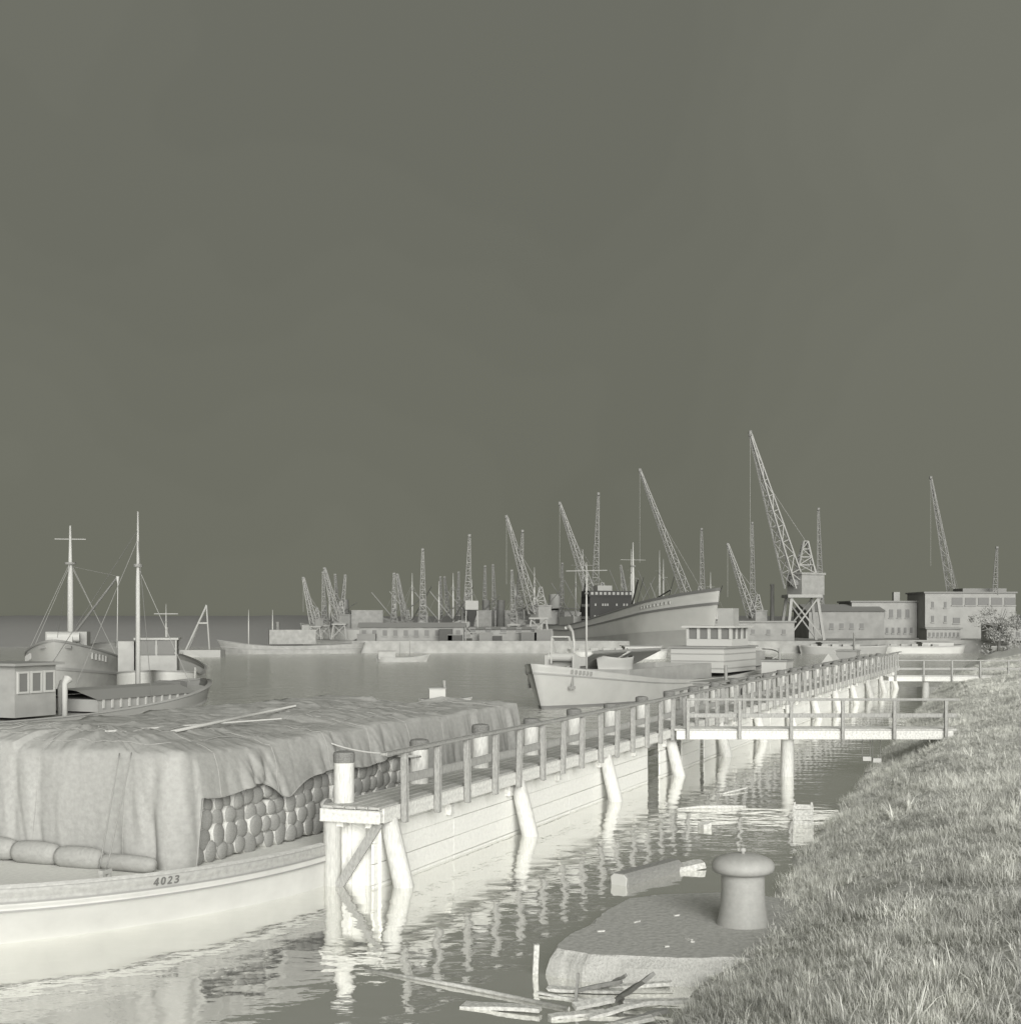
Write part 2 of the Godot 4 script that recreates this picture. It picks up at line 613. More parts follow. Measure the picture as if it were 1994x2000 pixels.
func build_footbridge(label: String, at: Vector3, L: float, pile_x: float, first: float, gap: float, n: int) -> void:
	var t := thing("footbridge", label, "footbridge", at)
	var r := RandomNumberGenerator.new()
	r.seed = int(L * 10.0)
	var pk := worn_box(Vector3(L, 0.055, 0.21), 0.006, 50)
	for j in 5:
		put("plank", pk, M.deck, t).position = Vector3(L / 2.0 + r.randf_range(-0.05, 0.05), 1.475, 0.5 - 0.22 * j)
	put("fascia_board", worn_box(Vector3(L - 0.2, 0.27, 0.055), 0.008, 51), M.board, t).position = Vector3(L / 2.0, 1.31, 0.59)
	put("fascia_board", worn_box(Vector3(L - 0.2, 0.27, 0.055), 0.008, 52), M.board, t).position = Vector3(L / 2.0, 1.31, -0.59)
	var post := worn_box(Vector3(1.2, 0.1, 0.1), 0.008, 53)
	var up := Basis(Vector3(0, 1, 0), Vector3(-1, 0, 0), Vector3(0, 0, 1))
	for i in n:
		put("post", post, M.post, t).transform = Transform3D(up, Vector3(first + gap * i, 1.79, 0.67))
	put("top_rail", worn_box(Vector3(L - first + 0.1, 0.07, 0.11), 0.008, 54), M.post, t).position = Vector3(first + (L - first) / 2.0, 2.42, 0.67)
	put("middle_rail", worn_box(Vector3(L - first, 0.13, 0.045), 0.006, 55), M.post, t).position = Vector3(first + (L - first) / 2.0, 1.92, 0.595)
	put("pile", mesh_of(one_tube([Vector3(pile_x, -1.5, 0.25), Vector3(pile_x, 0.0, 0.25), Vector3(pile_x + 0.02, 1.2, 0.25)], [0.22, 0.21, 0.2], 14)), M.pile, t)
	put("cross_beam", worn_box(Vector3(0.24, 0.22, 1.1), 0.01, 56), M.under, t).position = Vector3(pile_x, 1.27, 0)
	return


# ---------- log barge ----------

const BARGE := {"L": 26.0, "B": 7.6, "D": 0.72, "sb": 0.32, "ss": 0.2, "lb": 0.26, "ls": 0.2, "pb": 2.2, "eb": 0.55, "ps": 2.4, "es": 0.5, "rb": 0.5, "rs": 0.4}


func build_barge() -> void:
	var t := thing("barge", "low barge with white hull numbered 4023, loaded with logs under a sheet", "barge", w(28.6, -16.6, 0.0), AXTURN + PI)
	obj("hull", band(BARGE, -0.4, 0.6, 0.0, 10, 70), M.hull_white, t)
	obj("rubbing_strake", band(BARGE, 0.57, 0.6, 0.05, 1, 70, 0.0, 1.0, 0.06), M.line, t)
	obj("side_plating", band(BARGE, 0.6, 0.72, 0.035, 3, 70, 0.0, 1.0, 0.05), M.hull_white, t)
	obj("bulwark", band(BARGE, 0.745, 0.97, 0.02, 3, 70, 0.0, 1.0, 0.05), M.strake, t)
	obj("rubbing_strake", band(BARGE, 0.72, 0.745, 0.05, 1, 70, 0.0, 1.0, 0.07), M.line, t)
	obj("gunwale", band(BARGE, 0.97, 1.0, 0.035, 1, 70, 0.0, 1.0, 0.16), M.deck, t)
	obj("deck", deck_of(BARGE, 0.74, 50), M.under, t)
	# painted number on the bow bulwark
	var font := SystemFont.new()
	font.font_names = PackedStringArray(["Droid Sans"])
	font.font_weight = 700
	var k := 0
	for ch in ["4", "0", "2", "3"]:
		var tm := TextMesh.new()
		tm.text = ch
		tm.font = font
		tm.font_size = 24
		tm.pixel_size = 0.0076
		tm.depth = 0.006
		var tt := 0.8872 - 0.0044 * k
		var p := sp(BARGE, tt, 0.855, -1.0, 0.028)
		var q := sp(BARGE, tt - 0.004, 0.855, -1.0, 0.028)
		var u := sp(BARGE, tt, 0.93, -1.0, 0.028)
		var fx := (q - p).normalized()
		var fy := (u - p).normalized()
		var fz := fx.cross(fy).normalized()
		fy = fz.cross(fx)
		var o := put("digit", tm, M.ink, t)
		o.transform = Transform3D(Basis(fx, fy, fz), p)
		k += 1
	var cl := begin()
	box(cl, Vector3(10.1, 0.84, -2.1), Vector3(0.24, 0.07, 0.08)); box(cl, Vector3(10.02, 0.75, -2.1), Vector3(0.06, 0.16, 0.07)); box(cl, Vector3(10.18, 0.75, -2.1), Vector3(0.06, 0.16, 0.07))
	obj("cleat", cl, M.white, t)


const CA0 := 20.05
const CA1 := 35.8
const CN0 := -20.2
const CN1 := -14.2


func tarp_pt(s: float, v: float, half: Vector2, per: float) -> Vector3:
	# s runs round the load from the far left, past the near end, to the far right; v from the ridge (0) over the edge (1) to the hem (2)
	var l := half.x * 2.0
	var b := half.y * 2.0
	var rad := 0.35
	var x := s * per
	var p: Vector2
	var nrm: Vector2
	if x < l - rad:
		p = Vector2(half.x - x, -half.y); nrm = Vector2(0, -1)
	elif x < l - rad + rad * PI / 2:
		var g := (x - (l - rad)) / rad
		p = Vector2(-half.x + rad - rad * sin(g), -half.y + rad - rad * cos(g)); nrm = Vector2(-sin(g), -cos(g))
	elif x < l + b - 3.0 * rad + rad * PI / 2:
		p = Vector2(-half.x, -half.y + rad + x - (l - rad + rad * PI / 2)); nrm = Vector2(-1, 0)
	elif x < l + b - 3.0 * rad + rad * PI:
		var g2 := (x - (l + b - 3.0 * rad + rad * PI / 2)) / rad
		p = Vector2(-half.x + rad - rad * cos(g2), half.y - rad + rad * sin(g2)); nrm = Vector2(-cos(g2), sin(g2))
	else:
		p = Vector2(-half.x + rad + x - (l + b - 3.0 * rad + rad * PI), half.y); nrm = Vector2(0, 1)
	var ridge := Vector2(clampf(p.x, -half.x + 1.6, half.x - 1.6), 0.1 + 0.12 * sin(p.x * 0.9))
	var edge := 2.58 + 0.12 * nz.get_noise_1d(x * 14.0 + 70.0) + (0.12 if p.y < -0.5 else 0.0)
	if v <= 1.0:
		var q := ridge.lerp(p, v)
		var crown := 2.88 - 0.012 * (q.x + half.x) + 0.09 * sin(q.x * 0.8 + 1.0) + 0.05 * nz.get_noise_1d(q.x * 40.0)
		var y := lerpf(crown, edge, pow(v, 2.6)) + 0.12 * nz.get_noise_2d(q.x * 16.0 + 40.0, q.y * 10.0) * (1.0 - v)
		y += 0.07 * nz.get_noise_2d(q.x * 22.0 + 9.0, q.y * 75.0) * (1.0 - 0.4 * v)
		y += 0.03 * nz.get_noise_2d(q.x * 90.0, q.y * 140.0 + 50.0)
		y -= 0.06 * exp(-pow((q.y - 0.7 - 0.25 * sin(q.x * 0.7)) * 7.0, 2.0))
		return Vector3(q.x, y, q.y)
	var k := v - 1.0
	var a := p.x + (CA0 + CA1) * 0.5
	var hem := 0.8
	if nrm.y > 0.4:
		hem = 1.82 - 0.3 * exp(-pow((a - 23.3) / 0.5, 2.0)) + 0.06 * sin(a * 2.3)
		hem = lerpf(hem, 0.95, smoothstep(28.6, 30.4, a))
		hem = lerpf(0.62, hem, smoothstep(20.4, 20.52, a))
	elif nrm.y > -0.4 or a < 20.6:
		hem = 0.62 + 0.05 * sin(p.y * 2.0)
	var s1 := x * 3.1 + 1.5 * sin(x * 0.9) + 0.35 * k * sin(x * 0.6)
	var s2 := x * 6.7 + 2.3 * sin(x * 0.55 + 1.0) - 0.5 * k
	var fold := 1.5 * pow(absf(sin(s1)), 0.6) - 0.9 + 0.9 * pow(absf(sin(s2)), 0.7) - 0.6 + 1.8 * nz.get_noise_2d(x * 45.0 - k * 22.0, k * 10.0)
	var deep := pow(k, 0.6) * clampf(0.65 + 1.6 * nz.get_noise_1d(x * 13.0), 0.15, 1.3)
	var out := 0.06 * fold * deep + 0.07 * sin(minf(k * 3.0, PI / 2)) + 0.1 * k
	p += nrm * out
	return Vector3(p.x, lerpf(edge, hem, k) - 0.05 * exp(-k * 9.0) * 0.0, p.y)


func build_tarp() -> void:
	var half := Vector2((CA1 - CA0) * 0.5, (CN1 - CN0) * 0.5)
	var per := 4.0 * half.x + 2.0 * half.y - 0.35 * 4.0 + 0.35 * PI
	var st := begin(true)
	var rings: Array = []
	var ns := 760
	for i in ns + 1:
		var ring: Array[Vector3] = []
		for j in 15:
			ring.append(tarp_pt(float(i) / ns, float(j) / 14.0, half, per))
		for j in 18:
			ring.append(tarp_pt(float(i) / ns, 1.0 + float(j + 1) / 18.0, half, per))
		rings.append(ring)
	loft(st, rings, false, false)
	var o := obj("tarpaulin", st, M.tarp)
	tag(o, "grey canvas sheet draped in folds over the log cargo of the barge", "tarpaulin")
	o.position = w((CA0 + CA1) * 0.5, (CN0 + CN1) * 0.5, 0.0)
	o.rotation.y = AXTURN
	for i in 13:
		var s := 0.345 + 0.052 * i
		var pts: Array = []
		for j in 34:
			pts.append(tarp_pt(s, 0.25 + 1.75 * j / 33.0, half, per) + Vector3(0, 0.004, 0))
		obj("seam", one_tube(pts, [0.007], 5), M.tarp, o)
	for v in [0.45, 0.8]:
		var pts2: Array = []
		for j in 150:
			pts2.append(tarp_pt(0.3 + 0.68 * j / 149.0, v, half, per) + Vector3(0, 0.006, 0))
		obj("seam", one_tube(pts2, [0.008], 5), M.tarp, o)
	var hem: Array = []
	for j in 260:
		hem.append(tarp_pt(0.3 + 0.69 * j / 259.0, 2.0, half, per))
	obj("hem_rope", one_tube(hem, [0.012], 5), M.tarp, o)


func log_shape(k: int, r0: float, l: float) -> Array:
	# [bark, cut]: a log along +x with its cut face at x = 0
	var r := RandomNumberGenerator.new()
	r.seed = 300 + k
	var outline: Array = []
	var n := 14
	var sq := r.randf_range(0.86, 1.0)
	var ph := r.randf() * TAU
	for j in n:
		var t := TAU * j / n
		outline.append(Vector2(cos(t) * r0, sin(t) * r0 * sq) * (1.0 + 0.06 * sin(t * 2.0 + ph) + 0.05 * sin(t * 3.0 + ph * 2.0) + r.randf_range(-0.025, 0.025)))
	var bark := begin(true)
	var rings: Array = []
	for x in [0.0, 0.03, l * 0.5, l]:
		var ring: Array[Vector3] = []
		for p in outline:
			var q: Vector2 = p * (0.985 if x == 0.0 else 1.0)
			ring.append(Vector3(-x, q.y, q.x))
		rings.append(ring)
	loft(bark, rings, true, false)
	var cut := begin(true)
	var tilt := r.randf_range(-0.12, 0.12)
	var rr: Array = []
	for e in [[0.985, 0.0], [0.9, 0.022], [0.7, 0.04], [0.35, 0.05], [0.01, 0.052]]:
		var ring: Array[Vector3] = []
		for j in n:
			var q2: Vector2 = outline[j] * float(e[0])
			ring.append(Vector3(float(e[1]) + tilt * q2.x * 0.3, q2.y, q2.x))
		rr.append(ring)
	loft(cut, rr, true, false)
	return [mesh_of(bark), mesh_of(cut)]


func build_logs() -> void:
	var r := RandomNumberGenerator.new()
	r.seed = 11
	var shapes: Array = []
	for k in 8:
		shapes.append(log_shape(k, 0.152 + 0.022 * (k % 4), 1.5))
	var proto: Array = []
	var rows := ["bottom", "second", "third", "fourth", "topmost"]
	for row in 5:
		var count := 0
		var a := 20.5 + (0.16 if row % 2 else 0.0)
		while a < 30.4:
			var k := r.randi() % 8
			var rad := 0.152 + 0.022 * (k % 4)
			a += rad * 0.94
			var y := 0.76 + row * 0.285 + r.randf_range(-0.035, 0.035)
			if y > 1.95:
				break
			var at := w(a, -14.2 + r.randf_range(-0.05, 0.05) - 0.02 * row, y)
			var o: Node3D
			if proto.size() <= k or proto[k] == null:
				while proto.size() <= k:
					proto.append(null)
				o = thing("log", "stacked log with grey cut end facing the pier, under the canvas sheet", "log", at, 0.0, "logs stacked on the barge")
				put("bark", shapes[k][0], M.bark, o)
				put("cut_end", shapes[k][1], M.log_end, o)
				proto[k] = o
			else:
				o = proto[k].duplicate()
				o.name = numbered("log")
				add_child(o)
				o.position = at
			count += 1
			var nth := "%d%s" % [count, "st" if count % 10 == 1 and count != 11 else ("nd" if count % 10 == 2 and count != 12 else ("rd" if count % 10 == 3 and count != 13 else "th"))]
			o.set_meta("label", "cut log in the %s row of the stack, %s from the barge's bow" % [rows[row], nth])
			o.rotation = Vector3(r.randf() * TAU, AXTURN - PI / 2 + r.randf_range(-0.07, 0.07), r.randf_range(-0.05, 0.05))
			a += rad * 0.94
	# four lying end to end across the fore deck
	var n := -14.3
	for k in 4:
		var l: float = [1.1, 0.95, 0.95, 1.2][k]
		var o := thing("log", "thick rounded log lying across the bow deck, %s from the log stack" % ["first", "second", "third", "fourth"][k], "log", w(19.55 + 0.04 * k, n, 0.78 + 0.02 * k), AXTURN - PI / 2, "logs laid end to end across the bow deck")
		var st := begin(true)
		var rr: float = [0.14, 0.19, 0.2, 0.2][k]
		tube(st, [Vector3(-0.0, 0, 0), Vector3(-0.06, 0, 0), Vector3(-0.2, 0, 0), Vector3(-l * 0.5, 0.01, 0), Vector3(-l + 0.14, 0, 0), Vector3(-l + 0.03, 0, 0), Vector3(-l, 0, 0)], [rr * 0.55, rr * 0.85, rr, rr * 1.03, rr, rr * 0.82, rr * 0.5], 18)
		obj("bark", st, M.log_side, o)
		n -= l + 0.02


func build_barge_gear() -> void:
	var pole := func(label: String, a: Vector3, b: Vector3, rad: float) -> void:
		var o := obj("pole", one_tube([a, (a + b) * 0.5, b], [rad, rad, rad * 0.8], 8), M.rope)
		tag(o, label, "pole")
	pole.call("long pale boat hook pole lying along the top of the sheet", w(21.4, -15.3, 2.86), w(28.0, -16.6, 2.92), 0.03)
	pole.call("thinner pale pole lying near the front edge of the sheet", w(20.9, -16.4, 2.87), w(25.4, -15.4, 2.83), 0.02)
	var cleat := w(18.5, -14.5, 0.86)
	for k in 2:
		var a := [w(19.9, -15.3, 2.6), w(19.9, -15.05, 2.62)][k] as Vector3
		var o := obj("lashing_rope", one_tube(sag(a, cleat + Vector3(0.12 * k - 0.1, 0.02, 0), 0.02), [0.013], 6), M.rope_dark)
		tag(o, ["lashing rope with hanging slack tail from sheet to bow cleat", "taut lashing rope from sheet to bow cleat"][k], "rope")
	var p1 := w(25.82, -12.6, 2.2)
	var o2 := obj("mooring_rope", one_tube(sag(w(25.0, -14.45, 2.55), p1, 0.16), [0.018], 6), M.rope)
	tag(o2, "slack mooring rope running from the sheet to a pile behind the railing", "rope")
	var p2 := w(25.82, -12.62, 2.1)
	var pts: Array = []
	for i in 13:
		var g := TAU * i / 12.0
		pts.append(p2 + Vector3(cos(g) * 0.23, 0.03 * sin(g), sin(g) * 0.23))
	var o3 := obj("rope_loop", one_tube(pts, [0.02], 6), M.rope)
	tag(o3, "rope loop tied round the second pile below its cap", "rope")


# ---------- other craft ----------

func dress(t: Node3D, s: Dictionary, upper: Material, lower: Material, split := 0.55, cap: Material = null) -> void:
	obj("hull", band(s, -0.4, split, 0.0, 8, 44), lower, t)
	obj("topside", band(s, split, 1.0, 0.012, 4, 44, 0.0, 1.0, 0.08), upper, t)
	obj("rubbing_strake", band(s, split - 0.025, split + 0.025, 0.05, 1, 44, 0.0, 1.0, 0.06), cap if cap else M.ship_mid, t)
	obj("gunwale", band(s, 0.97, 1.01, 0.05, 1, 44, 0.0, 1.0, 0.16), cap if cap else M.ship_mid, t)
	obj("deck", deck_of(s, 0.86), M.ship_hatch, t)


func windows(t: Node3D, c: Vector3, step: Vector3, n: int, s: Vector3, material: Material, frame := true, frame_mat: Material = null) -> void:
	for i in n:
		var p := c + step * i
		if frame:
			var f := begin()
			var thin := 0 if s.x < s.z else 2
			var ax := 2 if thin == 0 else 0
			var u := Vector3.ZERO
			u[ax] = s[ax] * 0.5 + 0.04
			var dv := Vector3.ZERO
			dv[thin] = s[thin] + 0.05
			var side := Vector3(0.08, s.y + 0.16, 0.08)
			side[thin] = s[thin] + 0.06
			box(f, p + u, side); box(f, p - u, side)
			var bar := Vector3(0.08, 0.08, 0.08)
			bar[ax] = s[ax]
			bar[thin] = s[thin] + 0.06
			box(f, p + Vector3(0, s.y * 0.5 + 0.04, 0), bar); box(f, p - Vector3(0, s.y * 0.5 + 0.04, 0), bar)
			var fo := obj("window", f, frame_mat if frame_mat else M.white, t)
			obj("pane", one_box(p, s), material, fo)
		else:
			obj("window", one_box(p, s), material, t)


func mast_on(t: Node3D, base: Vector3, h: float, r0: float, stays: Array, cross_y := 0.0, cross := 0.0) -> void:
	var m := obj("mast", one_tube([base, base + Vector3(0, h * 0.6, 0), base + Vector3(0, h * 0.72, 0), base + Vector3(0, h, 0)], [r0, r0 * 0.8, r0 * 0.55, r0 * 0.3], 10), M.white, t)
	obj("mast_band", one_tube([base + Vector3(0, h * 0.7, 0), base + Vector3(0, h * 0.715, 0)], [r0 * 1.7], 10), M.ship_pale, m)
	if cross > 0.0:
		obj("crosstree", one_beam(base + Vector3(0, cross_y, -cross), base + Vector3(0, cross_y, cross), 0.05, 0.05), M.ship_pale, m)
	for e in stays:
		obj("stay", one_tube([base + Vector3(0, h * e[1], 0), e[0]], [0.014], 5), M.ship_pale, t)


func build_left_ships() -> void:
	# moored barge with hatch and tall foremast
	var s := {"L": 24.0, "B": 5.4, "D": 1.12, "sb": 0.95, "ss": 0.5, "lb": 0.2, "ls": 0.16, "pb": 2.0, "eb": 0.6, "ps": 2.2, "es": 0.55, "rb": 0.9, "rs": 0.4}
	var t := thing("motor_barge", "moored barge with dark hatch covers and single bare mast behind the log barge", "boat", Vector3(-20.1, 0, -54.6), turn_of(0.42, 0.907))
	dress(t, s, M.ship_mid, M.white, 0.62, M.ship_pale)
	var hc := begin()
	box(hc, Vector3(6.7, 1.35, 0), Vector3(6.4, 0.5, 3.9))
	obj("hatch_coaming", hc, M.ship_pale, t)
	var hv := begin()
	for i in 1:
		var rg: Array = []
		for x in [3.4, 10.0]:
			rg.append([Vector3(x, 1.6, -2.05), Vector3(x, 1.95, -0.9), Vector3(x, 2.02, 0.0), Vector3(x, 1.95, 0.9), Vector3(x, 1.6, 2.05)] as Array[Vector3])
		loft(hv, rg, false, false)
	obj("hatch_cover", hv, M.ship_mid, t)
	for i in 12:
		obj("hatch_cleat", one_box(Vector3(3.8 + 0.53 * i, 1.42, 2.0), Vector3(0.1, 0.36, 0.06)), M.white, t)
	mast_on(t, Vector3(9.4, 1.4, -0.9), 8.4, 0.12, [[Vector3(11.6, 1.95, 0.3), 0.7], [Vector3(6.5, 1.3, -2.3), 0.85], [Vector3(6.5, 1.3, 2.3), 0.85], [Vector3(2.0, 2.0, 0), 0.9]])
	obj("wheelhouse", one_box(Vector3(0.6, 2.1, 0.2), Vector3(2.2, 2.0, 2.4)), M.ship_pale, t)
	obj("wheelhouse_roof", one_box(Vector3(0.6, 3.15, 0.2), Vector3(2.7, 0.1, 2.9)), M.ship_mid, t)
	windows(t, Vector3(-0.1, 2.45, 1.42), Vector3(0.7, 0, 0), 3, Vector3(0.45, 0.7, 0.04), M.ship_dark)
	windows(t, Vector3(1.72, 2.45, -0.5), Vector3(0, 0, 0.7), 3, Vector3(0.04, 0.7, 0.45), M.ship_dark)
	obj("ventilator", one_tube([Vector3(2.2, 1.0, 1.4), Vector3(2.2, 2.3, 1.4), Vector3(2.4, 2.5, 1.4)], [0.12, 0.12, 0.2], 10), M.white, t)
	obj("ventilator", one_tube([Vector3(2.8, 1.0, 0.6), Vector3(2.8, 2.1, 0.6), Vector3(3.0, 2.3, 0.6)], [0.1, 0.1, 0.17], 10), M.white, t)
	var wl := begin()
	tube(wl, [Vector3(10.6, 1.85, -0.7), Vector3(10.6, 1.85, 0.7)], [0.22], 12); box(wl, Vector3(10.6, 1.7, -0.7), Vector3(0.5, 0.6, 0.1)); box(wl, Vector3(10.6, 1.7, 0.7), Vector3(0.5, 0.6, 0.1))
	obj("winch", wl, M.ship_dark, t)
	# bow-on coaster
	s = {"L": 34.0, "B": 6.0, "D": 1.9, "sb": 1.7, "ss": 1.0, "lb": 0.22, "ls": 0.14, "pb": 1.9, "eb": 0.7, "ps": 2.2, "es": 0.55, "rb": 1.2, "rs": 0.5, "t0": 0.55}
	t = thing("coaster", "bluff coaster moored bow-on with cargo mast and swung-out derrick boom", "ship", Vector3(-31.1, 0, -104.0), turn_of(0.16, -0.987))
	dress(t, s, M.ship_pale, M.ship_pale, 0.5, M.ship_mid)
	for side in [-1.0, 1.0]:
		for i in 5:
			var p := sp(s, 0.93 - 0.012 * i, 0.82, side, 0.03)
			obj("name_letter", one_box(p, Vector3(0.16, 0.4, 0.12)), M.ship_mid, t)
		obj("hawse_pipe", one_box(sp(s, 0.985, 0.9, side, 0.02), Vector3(0.3, 0.14, 0.5)), M.ship_dark, t)
	var wn := begin()
	tube(wn, [Vector3(14.2, 3.7, -1.0), Vector3(14.2, 3.7, 1.0)], [0.3], 12); box(wn, Vector3(14.2, 3.4, 0), Vector3(0.9, 0.7, 1.2))
	obj("windlass", wn, M.white, t)
	obj("deckhouse", one_box(Vector3(12.3, 3.5, 0), Vector3(1.8, 1.1, 2.6)), M.ship_pale, t)
	mast_on(t, Vector3(11.4, 2.5, 0.0), 8.6, 0.22, [[Vector3(16.8, 3.7, 0.0), 0.72], [Vector3(11.0, 2.4, -2.9), 0.72], [Vector3(11.0, 2.4, 2.9), 0.72], [Vector3(10.0, 2.4, -2.8), 0.7], [Vector3(10.0, 2.4, 2.8), 0.7]], 7.7, 1.0)
	obj("derrick_boom", one_tube([Vector3(11.4, 4.0, -0.3), Vector3(12.6, 7.7, -3.2)], [0.11, 0.07], 8), M.ship_pale, t)
	obj("derrick_tackle", one_tube([Vector3(12.6, 7.7, -3.2), Vector3(12.6, 7.2, -3.2), Vector3(12.6, 3.0, -3.15)], [0.12, 0.03, 0.02], 6), M.white, t)
	obj("stay", one_tube([Vector3(11.4, 8.4, 0.0), Vector3(12.6, 7.7, -3.2)], [0.015], 5), M.ship_pale, t)
	# stern-on boat with glazed wheelhouse
	s = {"L": 20.0, "B": 4.5, "D": 1.5, "sb": 0.9, "ss": 0.5, "lb": 0.3, "ls": 0.12, "pb": 1.8, "eb": 0.8, "ps": 2.2, "es": 0.5, "rb": 0.8, "rs": 0.4}
	t = thing("motorboat", "white motor vessel with glazed wheelhouse moored stern-on beside the barge", "boat", Vector3(-21.8, 0, -88.5), turn_of(-0.17, 0.985))
	dress(t, s, M.white, M.white, 0.5, M.ship_pale)
	var wh := begin()
	box(wh, Vector3(-7.2, 2.25, 0), Vector3(2.6, 1.1, 2.3)); box(wh, Vector3(-7.2, 3.75, 0), Vector3(2.8, 0.12, 2.5))
	for x in [-8.45, -5.95]:
		for z in [-1.1, 0.0, 1.1]:
			box(wh, Vector3(x, 3.24, z), Vector3(0.09, 0.92, 0.09))
	obj("wheelhouse", wh, M.ship_pale, t)
	for z in [-0.55, 0.55]:
		obj("pane", one_box(Vector3(-8.46, 3.24, z), Vector3(0.02, 0.84, 0.96)), M.ship_dark, t)
	for z in [-1.1, 1.1]:
		obj("pane", one_box(Vector3(-7.2, 3.24, z), Vector3(2.3, 0.84, 0.02)), M.ship_dark, t)
	obj("side_cabin", one_box(Vector3(-7.0, 2.6, -1.75), Vector3(1.6, 2.0, 0.9)), M.ship_pale, t)
	mast_on(t, Vector3(-5.0, 2.2, 0.3), 3.6, 0.05, [], 3.0, 0.7)
	for i in 4:
		obj("fender", one_tube([Vector3(-8.6 + 0.7 * i, 1.1, 2.15), Vector3(-8.6 + 0.7 * i, 2.1 - 0.15 * i, 2.2)], [0.07], 8), M.white, t)


func build_coaster() -> void:
	var s := {"L": 38.0, "B": 5.3, "D": 0.95, "sb": 1.55, "ss": 0.95, "lb": 0.24, "ls": 0.14, "pb": 2.0, "eb": 0.62, "ps": 2.2, "es": 0.5, "rb": 1.3, "rs": 0.6, "t0": 0.42}
	var t := thing("cargo_boat", "pale inland cargo boat with bow anchor, open hold and aft wheelhouse", "boat", Vector3(10.6, 0, -92.6), turn_of(-0.469, -0.883))
	obj("hull", band(s, -0.4, 0.8, 0.0, 10, 50), M.coaster, t)
	obj("bulwark", band(s, 0.8, 1.0, 0.015, 3, 50, 0.0, 1.0, 0.08), M.coaster, t)
	obj("rubbing_strake", band(s, 0.78, 0.815, 0.05, 1, 50, 0.0, 1.0, 0.06), M.ship_pale, t)
	obj("boot_stripe", band(s, 0.0, 0.07, 0.01, 1, 50, 0.0, 1.0, 0.02), M.ship_dark, t)
	obj("deck", deck_of(s, 0.84), M.ship_hatch, t)
	for side in [-1.0, 1.0]:
		var nb := begin()
		for i in 6:
			box(nb, sp(s, 0.955 - 0.0065 * i, 0.9, side, 0.03), Vector3(0.14, 0.2, 0.14))
		obj("name_board", nb, M.ship_mid, t)
		var p := sp(s, 0.955, 0.66, side, 0.05)
		var an := begin()
		beam(an, p + Vector3(0, 0.45, 0), p - Vector3(0, 0.35, 0), 0.1, 0.1); beam(an, p - Vector3(0.2, 0.35, -0.05 * side), p - Vector3(-0.25, 0.35, 0.08 * side), 0.12, 0.16)
		obj("anchor", an, M.ship_mid, t)
	# bow gear
	var wl := begin()
	tube(wl, [Vector3(16.4, 2.75, -0.8), Vector3(16.4, 2.75, 0.8)], [0.24], 12); box(wl, Vector3(16.4, 2.5, -0.85), Vector3(0.8, 0.7, 0.1)); box(wl, Vector3(16.4, 2.5, 0.85), Vector3(0.8, 0.7, 0.1)); box(wl, Vector3(15.6, 2.5, 0), Vector3(0.7, 0.5, 1.8))
	obj("windlass", wl, M.white, t)
	var dv := begin()
	for z in [-0.5, 0.55]:
		beam(dv, Vector3(15.6, 2.2, z), Vector3(16.6, 3.9, z), 0.09, 0.09)
	beam(dv, Vector3(16.6, 3.9, -0.5), Vector3(16.6, 3.9, 0.55), 0.08, 0.08)
	beam(dv, Vector3(16.6, 3.9, 0.55), Vector3(16.6, 2.4, 0.6), 0.08, 0.08)
	obj("davit", dv, M.white, t)
	obj("lamp_post", one_tube([Vector3(14.9, 2.1, 0.0), Vector3(14.9, 3.6, 0.0), Vector3(15.0, 4.2, 0.05), Vector3(15.4, 4.45, 0.1), Vector3(15.7, 4.4, 0.1)], [0.09, 0.08, 0.08, 0.14, 0.1], 8), M.white, t)
	mast_on(t, Vector3(13.2, 2.0, 0.0), 6.2, 0.07, [], 5.7, 1.3)
	# hold with coaming and hatch panels
	var cm := begin()
	for z in [-2.0, 2.0]:
		box(cm, Vector3(4.7, 1.45, z), Vector3(14.0, 0.95, 0.12))
	for x in [-2.3, 11.7]:
		box(cm, Vector3(x, 1.45, 0), Vector3(0.12, 0.95, 3.9))
	obj("hatch_coaming", cm, M.ship_pale, t)
	for k in 2:
		var hp := begin()
		var x0: float = [7.4, 1.8][k]
		for i in 6:
			beam(hp, Vector3(x0 + 0.85 * i, 1.95, 1.95), Vector3(x0 + 0.85 * i, 2.85, 0.1), 0.8, 0.06)
		obj("hatch_panel", hp, M.white, t)
		obj("hatch_ridge", one_beam(Vector3(x0 - 0.5, 2.95, 0.05), Vector3(x0 + 4.8, 2.95, 0.05), 0.16, 0.12), M.ship_mid, t)
	var dg := {"L": 4.6, "B": 1.6, "D": 0.55, "sb": 0.25, "ss": 0.12, "lb": 0.5, "ls": 0.3, "pb": 1.8, "eb": 0.8, "ps": 2.0, "es": 0.6, "rb": 0.3, "rs": 0.1}
	var b := thing("dinghy", "small open dinghy stowed on the hatch of the pale cargo boat", "boat", Vector3(7.9, 1.95, -87.0) + Vector3(-1.55, 0, 0.9), turn_of(-0.469, -0.883))
	obj("hull", band(dg, -0.2, 1.0, 0.0, 5, 20, 0.0, 1.0, 0.03), M.white, b)
	obj("thwart", one_box(Vector3(0, 0.4, 0), Vector3(0.25, 0.05, 1.4)), M.ship_pale, b)
	# aft cabin and wheelhouse
	obj("cabin", one_box(Vector3(-8.6, 2.0, 0), Vector3(7.0, 1.7, 3.9)), M.white, t)
	for i in 3:
		obj("cabin_strip", one_box(Vector3(-8.6, 1.45 + 0.5 * i, 0), Vector3(7.06, 0.08, 3.96)), M.ship_pale, t)
	obj("cabin_roof", one_box(Vector3(-8.6, 2.9, 0), Vector3(7.3, 0.12, 4.2)), M.ship_mid, t)
	var wh := begin()
	box(wh, Vector3(-9.3, 3.2, 0), Vector3(3.6, 0.5, 3.4))
